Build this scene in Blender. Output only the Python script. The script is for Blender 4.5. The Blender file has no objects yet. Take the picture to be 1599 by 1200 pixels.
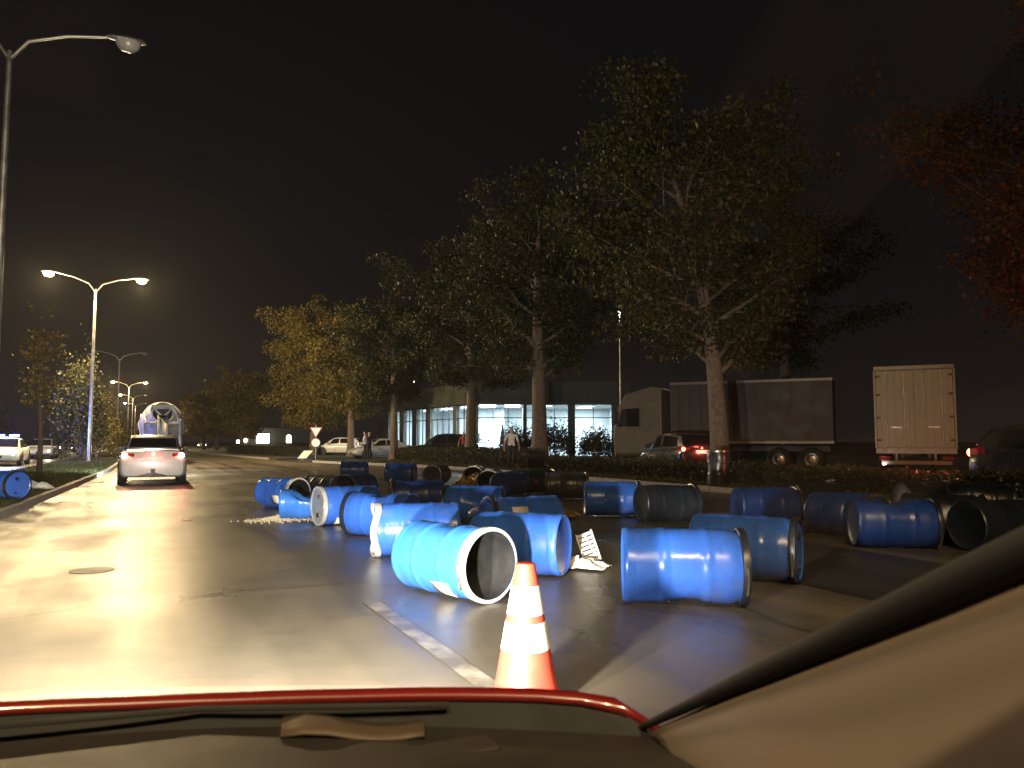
import bpy, bmesh, math, random
import numpy as np
from mathutils import Vector, Matrix, Euler

sc = bpy.context.scene
C = sc.collection
PI = math.pi
R = math.radians

# ------------------------------------------------------------------ camera
cam_d = bpy.data.cameras.new('camera')
cam = bpy.data.objects.new('camera', cam_d)
C.objects.link(cam)
cam.location = (0, 0, 1.25)
cam.rotation_euler = Euler((R(90 + 4.29), 0, R(-25.3)), 'XYZ')
cam_d.sensor_width = 36
cam_d.lens = 36 * 1200 / 1599
cam_d.clip_start = 0.02
cam_d.clip_end = 3000
cam_d.dof.use_dof = True
cam_d.dof.focus_distance = 14
cam_d.dof.aperture_fstop = 9
sc.camera = cam

# ------------------------------------------------------------------ night sky: faint town glow, darker overhead
w = bpy.data.worlds.new('World')
sc.world = w
w.use_nodes = True
wn, wl = w.node_tree.nodes, w.node_tree.links
wn.clear()
wo = wn.new('ShaderNodeOutputWorld')
wb = wn.new('ShaderNodeBackground')
tc = wn.new('ShaderNodeTexCoord')
sx = wn.new('ShaderNodeSeparateXYZ')
cr = wn.new('ShaderNodeValToRGB')
wl.new(tc.outputs['Generated'], sx.inputs[0])
wl.new(sx.outputs['Z'], cr.inputs[0])
e = cr.color_ramp.elements
e[0].position = 0.0
e[0].color = (0.0080, 0.0063, 0.0056, 1)
e[1].position = 0.55
e[1].color = (0.0030, 0.0026, 0.0030, 1)
m_ = cr.color_ramp.elements.new(0.2)
m_.color = (0.0042, 0.0035, 0.0037, 1)
wl.new(cr.outputs[0], wb.inputs[0])
wb.inputs[1].default_value = 1.0
wl.new(wb.outputs[0], wo.inputs[0])

vs = sc.view_settings
vs.view_transform = 'Standard'
vs.look = 'None'
vs.exposure = 0.5
vs.gamma = 1.0
vs.use_curve_mapping = False
cy = sc.cycles
cy.use_denoising = True
try:
    cy.denoiser = 'OPENIMAGEDENOISE'
except Exception:
    pass
cy.max_bounces = 6
cy.diffuse_bounces = 2
cy.glossy_bounces = 3
cy.transmission_bounces = 4
cy.transparent_max_bounces = 12
cy.volume_bounces = 0
cy.sample_clamp_indirect = 3.0
cy.sample_clamp_direct = 40.0
cy.caustics_reflective = False
cy.caustics_refractive = False

SODIUM = (1.0, 0.72, 0.37)
WARMW = (1.0, 0.90, 0.74)
COOLW = (0.80, 0.93, 1.0)
STREET_W = 8800.0
HEAD_W = 4000.0

# ------------------------------------------------------------------ helpers
MATS = {}


def nt(name):
    m = bpy.data.materials.new(name)
    m.use_nodes = True
    n, l = m.node_tree.nodes, m.node_tree.links
    return m, n, l, n['Principled BSDF']


def M(name, col, rough=0.5, metal=0.0, var=0.18, scale=6.0, rvar=0.1, bump=0.0, bscale=80.0, coat=0.0,
      emit=None, estr=0.0, spec=0.5, dirt=None):
    if name in MATS:
        return MATS[name]
    m, n, l, b = nt(name)
    t = n.new('ShaderNodeTexCoord')
    nz = n.new('ShaderNodeTexNoise')
    nz.inputs['Scale'].default_value = scale
    nz.inputs['Detail'].default_value = 6
    nz.inputs['Roughness'].default_value = 0.62
    l.new(t.outputs['Object'], nz.inputs['Vector'])
    r = n.new('ShaderNodeValToRGB')
    r.color_ramp.elements[0].position = 0.3
    r.color_ramp.elements[1].position = 0.7
    lo = dirt if dirt else tuple(c * (1 - var) for c in col)
    r.color_ramp.elements[0].color = (*lo, 1)
    r.color_ramp.elements[1].color = (*[min(1, c * (1 + var * .6)) for c in col], 1)
    l.new(nz.outputs[0], r.inputs[0])
    l.new(r.outputs[0], b.inputs['Base Color'])
    mr = n.new('ShaderNodeMapRange')
    mr.inputs[1].default_value = 0.3
    mr.inputs[2].default_value = 0.7
    mr.inputs[3].default_value = max(0.02, rough - rvar)
    mr.inputs[4].default_value = min(1, rough + rvar)
    l.new(nz.outputs[0], mr.inputs[0])
    l.new(mr.outputs[0], b.inputs['Roughness'])
    b.inputs['Metallic'].default_value = metal
    b.inputs['Specular IOR Level'].default_value = spec
    b.inputs['Coat Weight'].default_value = coat
    b.inputs['Coat Roughness'].default_value = 0.06
    if bump:
        nb = n.new('ShaderNodeTexNoise')
        nb.inputs['Scale'].default_value = bscale
        nb.inputs['Detail'].default_value = 4
        l.new(t.outputs['Object'], nb.inputs['Vector'])
        bp = n.new('ShaderNodeBump')
        bp.inputs['Strength'].default_value = bump
        bp.inputs['Distance'].default_value = 0.02
        l.new(nb.outputs[0], bp.inputs['Height'])
        l.new(bp.outputs[0], b.inputs['Normal'])
    if emit:
        b.inputs['Emission Color'].default_value = (*emit, 1)
        b.inputs['Emission Strength'].default_value = estr
    MATS[name] = m
    return m


def leaf_mat(name, cols, rough=0.55):
    if name in MATS:
        return MATS[name]
    m, n, l, b = nt(name)
    g = n.new('ShaderNodeNewGeometry')
    r = n.new('ShaderNodeValToRGB')
    els = r.color_ramp.elements
    while len(els) < len(cols):
        els.new(0.5)
    for i, c in enumerate(cols):
        els[i].position = i / (len(cols) - 1)
        els[i].color = (*c, 1)
    l.new(g.outputs['Random Per Island'], r.inputs[0])
    l.new(r.outputs[0], b.inputs['Base Color'])
    b.inputs['Roughness'].default_value = rough
    b.inputs['Specular IOR Level'].default_value = 0.35
    tr = n.new('ShaderNodeBsdfTranslucent')
    l.new(r.outputs[0], tr.inputs[0])
    mx = n.new('ShaderNodeMixShader')
    mx.inputs[0].default_value = 0.3
    l.new(b.outputs[0], mx.inputs[1])
    l.new(tr.outputs[0], mx.inputs[2])
    l.new(mx.outputs[0], n['Material Output'].inputs[0])
    MATS[name] = m
    return m


def glass_mat(name, tint=(1, 1, 1), rough=0.02, dirt=0.0):
    """A thin pane: it lets light through and mirrors more at a grazing angle."""
    if name in MATS:
        return MATS[name]
    m = bpy.data.materials.new(name)
    m.use_nodes = True
    n, l = m.node_tree.nodes, m.node_tree.links
    n.clear()
    o = n.new('ShaderNodeOutputMaterial')
    t = n.new('ShaderNodeBsdfTransparent')
    t.inputs[0].default_value = (*tint, 1)
    g = n.new('ShaderNodeBsdfGlossy')
    g.inputs['Roughness'].default_value = rough
    lw = n.new('ShaderNodeLayerWeight')
    lw.inputs[0].default_value = 0.5
    pw = n.new('ShaderNodeMath')
    pw.operation = 'POWER'
    pw.inputs[1].default_value = 5.0
    l.new(lw.outputs['Facing'], pw.inputs[0])
    f = n.new('ShaderNodeMath')
    f.operation = 'MULTIPLY_ADD'
    f.inputs[1].default_value = 0.55
    f.inputs[2].default_value = 0.035
    l.new(pw.outputs[0], f.inputs[0])
    mx = n.new('ShaderNodeMixShader')
    l.new(f.outputs[0], mx.inputs[0])
    l.new(t.outputs[0], mx.inputs[1])
    l.new(g.outputs[0], mx.inputs[2])
    l.new(mx.outputs[0], o.inputs[0])
    MATS[name] = m
    return m


def E(name, col, s):
    if name in MATS:
        return MATS[name]
    m, n, l, b = nt(name)
    b.inputs['Base Color'].default_value = (*[c * .5 for c in col], 1)
    b.inputs['Emission Color'].default_value = (*col, 1)
    b.inputs['Emission Strength'].default_value = s
    MATS[name] = m
    return m


class MB:
    def __init__(s):
        s.v, s.f, s.m = [], [], []
        s.T = None

    def add(s, vs_, fs, mi=0):
        o = len(s.v)
        if s.T is not None:
            vs_ = [tuple(s.T @ Vector(p)) for p in vs_]
        s.v += [tuple(p) for p in vs_]
        s.f += [tuple(i + o for i in f) for f in fs]
        s.m += [mi] * len(fs)
        return s

    def box(s, c, d, mi=0, rz=0.0):
        x, y, z = d[0] / 2, d[1] / 2, d[2] / 2
        ca, sa = math.cos(rz), math.sin(rz)
        P = []
        for a, b_, k in ((-1, -1, -1), (1, -1, -1), (1, 1, -1), (-1, 1, -1), (-1, -1, 1), (1, -1, 1), (1, 1, 1), (-1, 1, 1)):
            u, v = a * x, b_ * y
            P.append((c[0] + u * ca - v * sa, c[1] + u * sa + v * ca, c[2] + k * z))
        return s.add(P, [(0, 3, 2, 1), (4, 5, 6, 7), (0, 1, 5, 4), (1, 2, 6, 5), (2, 3, 7, 6), (3, 0, 4, 7)], mi)

    def hexa(s, P, mi=0):
        return s.add(P, [(0, 3, 2, 1), (4, 5, 6, 7), (0, 1, 5, 4), (1, 2, 6, 5), (2, 3, 7, 6), (3, 0, 4, 7)], mi)

    def loft(s, rings, closed=True, cap=True, mi=0):
        n = len(rings[0])
        P = [p for r in rings for p in r]
        F = []
        for i in range(len(rings) - 1):
            for j in range(n if closed else n - 1):
                k = (j + 1) % n
                F.append((i * n + j, i * n + k, (i + 1) * n + k, (i + 1) * n + j))
        if cap and closed:
            F.append(tuple(range(n - 1, -1, -1)))
            F.append(tuple((len(rings) - 1) * n + j for j in range(n)))
        return s.add(P, F, mi)

    def tube(s, pts, rad, seg=8, mi=0, cap=True):
        pts = [Vector(p) for p in pts]
        rads = rad if isinstance(rad, (list, tuple)) else [rad] * len(pts)
        rings = []
        up = Vector((0, 0, 1))
        for i, p in enumerate(pts):
            d = (pts[min(i + 1, len(pts) - 1)] - pts[max(i - 1, 0)]).normalized()
            ref = up if abs(d.z) < 0.95 else Vector((1, 0, 0))
            a = d.cross(ref).normalized()
            b_ = d.cross(a).normalized()
            rings.append([p + (a * math.cos(t) + b_ * math.sin(t)) * rads[i] for t in [2 * PI * k / seg for k in range(seg)]])
        return s.loft(rings, True, cap, mi)

    def lathe(s, prof, seg=32, mi=0, cap=False):
        """profile of (radius, z), about the z axis"""
        rings = [[(r * math.cos(2 * PI * k / seg), r * math.sin(2 * PI * k / seg), z) for k in range(seg)] for r, z in prof]
        return s.loft(rings, True, cap, mi)

    def poly(s, pts, z0, z1, mi=0):
        """closed prism over an outline of (x, y), anticlockwise"""
        n = len(pts)
        P = [(x, y, z0) for x, y in pts] + [(x, y, z1) for x, y in pts]
        F = [tuple(range(n - 1, -1, -1)), tuple(range(n, 2 * n))]
        F += [(i, (i + 1) % n, n + (i + 1) % n, n + i) for i in range(n)]
        return s.add(P, F, mi)

    def build(s, name, mats, parent=None, smooth=None, bevel=0.0):
        me = bpy.data.meshes.new(name)
        me.from_pydata(s.v, [], s.f)
        mats = mats if isinstance(mats, (list, tuple)) else [mats]
        for q in mats:
            me.materials.append(q)
        if len(mats) > 1:
            me.polygons.foreach_set('material_index', s.m)
        if smooth is not None:
            me.polygons.foreach_set('use_smooth', [True] * len(me.polygons))
            me.set_sharp_from_angle(angle=R(smooth))
        me.validate()
        me.update()
        o = bpy.data.objects.new(name, me)
        C.objects.link(o)
        if parent is not None:
            o.parent = parent
        if bevel:
            bv = o.modifiers.new('bevel', 'BEVEL')
            bv.width = bevel
            bv.segments = 2
            bv.limit_method = 'ANGLE'
            bv.angle_limit = R(40)
        return o


def tag(o, label=None, cat=None, group=None, kind=None):
    if label:
        o['label'] = label
    if cat:
        o['category'] = cat
    if group:
        o['group'] = group
    if kind:
        o['kind'] = kind
    return o


def empty(name, loc=(0, 0, 0), rz=0.0, label=None, cat=None, group=None):
    o = bpy.data.objects.new(name, None)
    C.objects.link(o)
    o.location = loc
    o.rotation_euler = (0, 0, rz)
    o.empty_display_size = 0.1
    return tag(o, label, cat, group)


def kids(o):
    return [c for c in bpy.data.objects if c.parent == o]


def copy_tree(o, parent=None):
    c = o.copy()
    C.objects.link(c)
    c.parent = parent
    for ch in kids(o):
        copy_tree(ch, c)
    return c


def light(name, typ, loc, power, col, parent=None, rot=(0, 0, 0), size=0.1, spot=None, blend=0.6):
    d = bpy.data.lights.new(name, typ)
    d.energy = power
    d.color = col
    if typ in ('POINT', 'SPOT'):
        d.shadow_soft_size = size
    if typ == 'SPOT':
        d.spot_size = R(spot)
        d.spot_blend = blend
    if typ == 'AREA':
        d.shape = 'DISK'
        d.size = size
    o = bpy.data.objects.new(name, d)
    C.objects.link(o)
    o.location = loc
    o.rotation_euler = rot
    if parent is not None:
        o.parent = parent
    return o


# ------------------------------------------------------------------ materials of the ground
def asphalt(name, dark=(0.030, 0.027, 0.023), lite=(0.085, 0.076, 0.062), r0=0.20, r1=0.52, wet=0.5):
    m, n, l, b = nt(name)
    t = n.new('ShaderNodeTexCoord')

    def noise(scale, det, vec=None, rough=0.6):
        q = n.new('ShaderNodeTexNoise')
        q.inputs['Scale'].default_value = scale
        q.inputs['Detail'].default_value = det
        q.inputs['Roughness'].default_value = rough
        l.new(vec if vec else t.outputs['Object'], q.inputs['Vector'])
        return q.outputs[0]

    def mapr(v, a, b_, c, d):
        q = n.new('ShaderNodeMapRange')
        for i, k in enumerate((a, b_, c, d)):
            q.inputs[i + 1].default_value = k
        l.new(v, q.inputs[0])
        return q.outputs[0]

    def math_(op, a, b_):
        q = n.new('ShaderNodeMath')
        q.operation = op
        for i, k in enumerate((a, b_)):
            if isinstance(k, (int, float)):
                q.inputs[i].default_value = k
            else:
                l.new(k, q.inputs[i])
        return q.outputs[0]
    mp = n.new('ShaderNodeMapping')
    mp.inputs['Scale'].default_value = (1.25, 0.035, 1)
    l.new(t.outputs['Object'], mp.inputs[0])
    streak = noise(1.0, 4, mp.outputs[0])          # wheel tracks along the road
    big = noise(0.32, 5)
    mid = noise(2.4, 6)
    fine = noise(120, 3)
    ck = n.new('ShaderNodeTexVoronoi')
    ck.feature = 'DISTANCE_TO_EDGE'
    ck.inputs['Scale'].default_value = 0.33
    mp2 = n.new('ShaderNodeMixRGB')
    mp2.inputs[0].default_value = 0.25
    nv = n.new('ShaderNodeTexNoise')
    nv.inputs['Scale'].default_value = 1.3
    nv.inputs['Detail'].default_value = 5
    l.new(t.outputs['Object'], nv.inputs['Vector'])
    l.new(t.outputs['Object'], mp2.inputs[1])
    l.new(nv.outputs[1], mp2.inputs[2])
    l.new(mp2.outputs[0], ck.inputs['Vector'])
    crack = mapr(ck.outputs['Distance'], 0.0, 0.012, 0.55, 1.0)
    k1 = math_('ADD', math_('MULTIPLY', streak, 0.5), math_('MULTIPLY', big, 0.25))
    k2 = math_('ADD', k1, math_('MULTIPLY', mid, 0.15))
    k3 = math_('ADD', math_('ADD', k2, math_('MULTIPLY', fine, 0.26)), -0.08)
    r = n.new('ShaderNodeValToRGB')
    r.color_ramp.elements[0].position = 0.34
    r.color_ramp.elements[1].position = 0.66
    r.color_ramp.elements[0].color = (*dark, 1)
    r.color_ramp.elements[1].color = (*lite, 1)
    l.new(k3, r.inputs[0])
    mxc = n.new('ShaderNodeMixRGB')
    mxc.blend_type = 'MULTIPLY'
    mxc.inputs[0].default_value = 1
    l.new(r.outputs[0], mxc.inputs[1])
    l.new(crack, mxc.inputs[2])
    l.new(mxc.outputs[0], b.inputs['Base Color'])
    damp = math_('ADD', math_('MULTIPLY', big, 0.6), math_('MULTIPLY', streak, 0.4))
    ro = mapr(damp, 0.40, 0.60, r0, r1)
    ro2 = math_('ADD', ro, math_('MULTIPLY', math_('SUBTRACT', mid, 0.5), 0.22))
    l.new(ro2, b.inputs['Roughness'])
    bp = n.new('ShaderNodeBump')
    bp.inputs['Strength'].default_value = 0.45
    bp.inputs['Distance'].default_value = 0.004
    l.new(math_('ADD', fine, math_('MULTIPLY', mid, 0.6)), bp.inputs['Height'])
    l.new(bp.outputs[0], b.inputs['Normal'])
    b.inputs['Specular IOR Level'].default_value = wet
    return m


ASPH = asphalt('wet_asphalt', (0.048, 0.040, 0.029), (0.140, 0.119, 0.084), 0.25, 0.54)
ASPH2 = asphalt('lot_asphalt', (0.024, 0.022, 0.020), (0.06, 0.055, 0.047), 0.35, 0.6)
SOIL = M('soil_grass', (0.040, 0.045, 0.018), 0.9, var=0.5, scale=2.0, bump=0.6, bscale=30)
CONC = M('kerb_concrete', (0.32, 0.29, 0.24), 0.7, var=0.35, scale=9, bump=0.25, bscale=60)
PAVE = M('verge_soil', (0.05, 0.040, 0.024), 0.9, var=0.5, scale=3.0, bump=0.5, bscale=24)


def paint_mat():
    m, n, l, b = nt('worn_road_paint')
    t = n.new('ShaderNodeTexCoord')
    a = n.new('ShaderNodeTexNoise')
    a.inputs['Scale'].default_value = 3.2
    a.inputs['Detail'].default_value = 8
    a.inputs['Roughness'].default_value = 0.72
    l.new(t.outputs['Object'], a.inputs['Vector'])
    r = n.new('ShaderNodeValToRGB')
    r.color_ramp.elements[0].position = 0.44
    r.color_ramp.elements[0].color = (0.085, 0.072, 0.055, 1)
    r.color_ramp.elements[1].position = 0.66
    r.color_ramp.elements[1].color = (0.25, 0.225, 0.18, 1)
    l.new(a.outputs[0], r.inputs[0])
    l.new(r.outputs[0], b.inputs['Base Color'])
    b.inputs['Roughness'].default_value = 0.42
    return m


PAINT = paint_mat()

# ------------------------------------------------------------------ ground, roads, kerbs
bm = MB()
g = 1600
bm.add([(-g, -g, -0.03), (g, -g, -0.03), (g, g, -0.03), (-g, g, -0.03)], [(0, 1, 2, 3)])
tag(bm.build('ground', SOIL), kind='structure')

LK = [(-2.75, -25), (-2.62, 2), (-2.1, 14.8), (-1.72, 25), (-1.35, 36), (-1.3, 60), (-1.3, 120), (-1.3, 420)]   # median kerb, our side
RK = [(12.8, -25), (12.8, 30), (12.35, 34), (11.3, 38.5), (9.6, 44), (8.3, 50), (7.0, 62), (5.6, 80), (5.2, 110), (5.2, 420)]  # right kerb
MK = [(-4.9, -25), (-4.9, 420)]                                                                            # median kerb, far side

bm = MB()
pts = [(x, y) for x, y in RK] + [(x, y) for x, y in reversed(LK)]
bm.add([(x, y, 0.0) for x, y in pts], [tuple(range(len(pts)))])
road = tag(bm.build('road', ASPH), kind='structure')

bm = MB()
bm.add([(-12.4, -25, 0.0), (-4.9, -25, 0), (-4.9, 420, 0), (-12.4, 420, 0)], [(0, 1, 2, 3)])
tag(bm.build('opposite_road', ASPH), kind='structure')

bm = MB()
bm.add([(19.2, 2, 0.0), (60, 2, 0), (60, 110, 0), (19.2, 110, 0)], [(0, 1, 2, 3)])
tag(bm.build('parking_lot', ASPH2), kind='structure')


def along(line, step, start=None, end=None):
    out = []
    acc = 0.0
    for (x0, y0), (x1, y1) in zip(line, line[1:]):
        L = math.hypot(x1 - x0, y1 - y0)
        while acc < L:
            t = acc / L
            y = y0 + (y1 - y0) * t
            if (start is None or y >= start) and (end is None or y <= end):
                out.append((x0 + (x1 - x0) * t, y, math.atan2(y1 - y0, x1 - x0)))
            acc += step
        acc -= L
    return out


# the median: a low raised bed between two kerbs
bm = MB()
pl = [(x - 0.16, y) for x, y in LK] + [(-4.72, 420), (-4.72, -25)]
bm.poly(list(pl), -0.02, 0.11)
median = tag(bm.build('median_strip', SOIL), kind='structure')
bm = MB()
vg = [(12.98, -25), (19.2, -25), (19.2, 49), (13, 49), (10.0, 47.2)] + [(x + 0.17, y) for x, y in reversed(RK[1:5])]
bm.poly(vg, -0.02, 0.10)
tag(bm.build('verge', PAVE), kind='structure')
bm = MB()
vg2 = [(8.2, 55.5), (19.2, 58), (19.2, 120), (5.4, 120), (5.78, 80), (7.16, 62)]
bm.poly(vg2, -0.02, 0.10)
tag(bm.build('far_verge', PAVE), kind='structure')
bm = MB()
bm.add([(8.3, 47.4, 0.0), (13, 49.05, 0), (19.2, 49.05, 0), (19.2, 58, 0), (8.2, 55.4, 0)], [(0, 1, 2, 3, 4)])
tag(bm.build('side_road', ASPH2), kind='structure')

km = MB()
km.hexa([(-0.495, -0.075, -0.03), (0.495, -0.075, -0.03), (0.495, 0.075, -0.03), (-0.495, 0.075, -0.03),
         (-0.495, -0.06, 0.13), (0.495, -0.06, 0.13), (0.495, 0.06, 0.13), (-0.495, 0.06, 0.13)])


def kerb(line, y0, y1, off, far):
    root = tag(empty('kerb'), kind='structure')
    first = None
    rr = random.Random(len(line))
    for x, y, a in along(line, 1.0, y0, y1):
        loc = (x + off, y, rr.uniform(-0.006, 0.006))
        if first is None:
            first = km.build('kerb_stone', CONC, root, bevel=0.012)
            o = first
        else:
            o = first.copy()
            C.objects.link(o)
            o.parent = root
        o.location = loc
        o.rotation_euler = (0, 0, a + rr.uniform(-0.006, 0.006))
    for a, b_ in far:
        m2 = MB()
        pp = [(x, y) for x, y, _ in along(line, 2.0, a, b_)]
        m2.loft([[(x + off - .07, y, -.03), (x + off + .07, y, -.03), (x + off + .06, y, .13), (x + off - .06, y, .13)] for x, y in pp])
        tag(m2.build('far_kerb', CONC, root), kind='stuff')
    return root


kerb(LK, 8, 72, -0.085, [(73, 400)])
kerb(RK, 6, 46.8, 0.085, [(56, 400)])
kerb(MK, 20, 60, 0.085, [(62, 400)])


def strip(line, wd, name, z=0.004, step=1.5, parent=road):
    b2 = MB()
    P = along(line, step)
    b2.loft([[(x - wd / 2, y, z), (x + wd / 2, y, z)] for x, y, a in P], closed=False, cap=False)
    return b2.build(name, PAINT, parent)


strip([(-1.95, 4), (-1.78, 12.2), (-1.15, 24), (-0.98, 36), (-0.95, 60), (-0.95, 300)], 0.14, 'edge_line')
for y0 in range(-8, 150, 9):
    strip([(1.62, y0), (1.62, y0 + 5.2)], 0.13, 'lane_line', step=0.5)
strip([(4.9, 10), (4.9, 46)], 0.15, 'bay_line')
b2 = MB()
b2.add([(0.35, 12.55, .004), (1.35, 12.7, .004), (1.35, 12.95, .004), (0.35, 12.8, .004)], [(0, 1, 2, 3)])
b2.build('cross_mark', PAINT, road)
b2 = MB()
b2.lathe([(0.0, 0.004), (0.20, 0.0045), (0.20, 0.0)], 28)
mh = b2.build('manhole_cover', M('cast_iron', (0.045, 0.038, 0.03), 0.5, 0.2, bump=0.6, bscale=50), road, smooth=30)
mh.location = (-0.45, 8.6, 0.001)
# repair patches in the asphalt
PATCH = asphalt('patch_asphalt', (0.018, 0.017, 0.016), (0.04, 0.036, 0.03), 0.3, 0.5)
for q in ([(5.2, 4.0), (7.4, 3.7), (7.5, 9.2), (5.3, 9.4)], [(-0.2, 17), (0.9, 17), (0.9, 26), (-0.2, 26)], [(9, 11), (11.6, 11), (11.6, 17), (9, 16.4)]):
    b2 = MB()
    b2.add([(x, y, 0.003) for x, y in q], [(0, 1, 2, 3)])
    b2.build('asphalt_patch', PATCH, road)

# ------------------------------------------------------------------ street lamps of the median
GALV = M('galvanised_steel', (0.42, 0.40, 0.36), 0.42, 0.85, var=0.25, scale=5)
DARKP = M('dark_plastic', (0.018, 0.018, 0.02), 0.5, var=0.2)
LAMP_ON = E('sodium_glass_lit', (1.0, 0.72, 0.34), 160.0)
LAMP_OFF = M('lamp_glass_unlit', (0.35, 0.34, 0.31), 0.2)
LAMP_FAR = E('far_lamp_glass_lit', (1.0, 0.86, 0.62), 60.0)


def street_lamp(x, y, lit, label, power=STREET_W, arm=2.45, beam=0.0):
    root = empty('street_lamp', (x, y, 0.11), 0, label, 'street lamp', 'double street lamps along the median')
    b_ = MB()
    b_.lathe([(0.16, 0), (0.16, 0.05), (0.115, 0.07), (0.11, 1.2), (0.085, 5.5), (0.055, 9.9), (0.05, 9.95)], 16, cap=True)
    b_.build('pole', GALV, root, smooth=40)
    b_ = MB()
    b_.box((0.118, 0, 0.75), (0.02, 0.12, 0.38))
    b_.build('access_door', GALV, root)
    for sgn in (-1, 1):
        on = lit[0 if sgn < 0 else 1]
        b_ = MB()
        b_.tube([(0, 0, 9.75), (sgn * .35, 0, 10.25), (sgn * 1.1, 0, 10.55), (sgn * (arm - .5), 0, 10.72)], [.045, .04, .034, .03], 10)
        b_.build('arm', GALV, root, smooth=50)
        b_ = MB()
        rings = []
        for t, hw, hh in ((0, .05, .04), (.12, .10, .07), (.45, .16, .10), (.75, .13, .08), (.86, .05, .03)):
            X = sgn * (arm - .55 + t)
            rings.append([(X, hw * math.cos(a), 10.73 + hh * math.sin(a) * (1 if math.sin(a) > 0 else .45)) for a in [2 * PI * k / 14 for k in range(14)]])
        b_.loft(rings)
        hd = b_.build('lamp_head', GALV, root, smooth=50)
        b_ = MB()
        b_.T = Matrix.Translation((sgn * (arm - .08), 0, 10.69)) @ Matrix.Diagonal((1.9, 1.5, -1.8, 1))
        b_.lathe([(0.15, 0.0), (0.13, 0.07), (0.08, 0.115), (0.0, 0.13)], 16)
        b_.build('lamp_bowl', LAMP_ON if on else LAMP_OFF, hd, smooth=60)
        if on:
            light('lamp_light', 'POINT', (sgn * (arm - .08), 0, 10.38), power, SODIUM, hd, size=0.16)
            if beam:
                light('lamp_beam', 'SPOT', (sgn * (arm - .08), 0, 10.36), beam, SODIUM, hd, (0, 0, 0), 0.16, 134, 0.6)
    return root


street_lamp(-3.1, 20, (0, 0), 'tall grey unlit street lamp nearest the camera at the left picture edge')
street_lamp(-3.0, 50, (1, 1), 'street lamp with two glaring amber heads on the median')
street_lamp(-3.0, 92, (0, 0), 'unlit double street lamp just beyond the glaring amber one')
street_lamp(-3.0, 138, (1, 1), 'distant lit street lamp with its right head shining above the mixer truck')
street_lamp(-3.0, 175, (1, 0), 'far street lamp whose left head is the middle of three stacked lights')
street_lamp(-3.0, 213, (1, 0), 'farthest street lamp whose left head is the lowest of three stacked lights')
street_lamp(-3.1, -8, (1, 1), 'lit double street lamp on the median behind the camera', power=1650, beam=5200)


def post_lamp(x, y, h, label, col=COOLW, power=120.0, name='post_lamp'):
    root = empty(name, (x, y, 0.0), 0, label, 'lamp post', 'small lights behind the trees')
    b_ = MB()
    b_.lathe([(0.07, 0), (0.05, h * .6), (0.035, h - .1)], 10, cap=True)
    b_.build('pole', GALV, root, smooth=40)
    b_ = MB()
    b_.box((-0.12, -0.12, h), (0.34, 0.34, 0.10))
    hd = b_.build('lamp_head', DARKP, root, bevel=.01)
    b_ = MB()
    b_.T = Matrix.Translation((-0.16, -0.18, h - .06)) @ Matrix.Diagonal((1, 1, -1, 1))
    b_.lathe([(0.14, 0.0), (0.11, 0.06), (0.0, 0.09)], 14)
    b_.build('lamp_glass', E('white_lamp_lit', (1.0, 0.97, 0.90), 45.0), hd, smooth=60)
    light('lamp_light', 'POINT', (-0.16, -0.18, h - .25), power, col, hd, size=.08)
    return root


post_lamp(27.5, 41.8, 9.7, 'tall lamp post whose white light pierces the big tree crown', WARMW, 60)
post_lamp(30.6, 36.6, 5.95, 'lower lamp post shining beside the top of the orange-lit trunk', COOLW, 60)
post_lamp(26.4, 81.2, 8.2, 'upper of two tiny white lamps over the showroom side', WARMW, 60)
post_lamp(26.5, 75.9, 6.3, 'lower of two tiny white lamps over the showroom side', WARMW, 60)
post_lamp(-11.6, 171, 7.2, 'small lamp post across the opposite carriageway', WARMW, 60)

# ------------------------------------------------------------------ trees
BARK = M('bark', (0.16, 0.12, 0.085), 0.85, var=0.45, scale=7, bump=0.9, bscale=26)
LEAF_G = leaf_mat('leaves_green', [(0.014, 0.019, 0.005), (0.030, 0.036, 0.009), (0.055, 0.055, 0.014), (0.085, 0.066, 0.018)])
LEAF_Y = leaf_mat('leaves_golden', [(0.075, 0.072, 0.014), (0.14, 0.118, 0.024), (0.20, 0.15, 0.032), (0.20, 0.12, 0.026)])
LEAF_R = leaf_mat('leaves_russet', [(0.06, 0.035, 0.012), (0.11, 0.05, 0.018), (0.15, 0.06, 0.02), (0.10, 0.07, 0.02)])
LEAF_D = leaf_mat('leaves_hedge', [(0.022, 0.024, 0.008), (0.040, 0.038, 0.012), (0.06, 0.045, 0.016)])
GRASS = leaf_mat('grass_blades', [(0.035, 0.05, 0.012), (0.06, 0.075, 0.02), (0.09, 0.085, 0.03), (0.07, 0.065, 0.03)])


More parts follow.
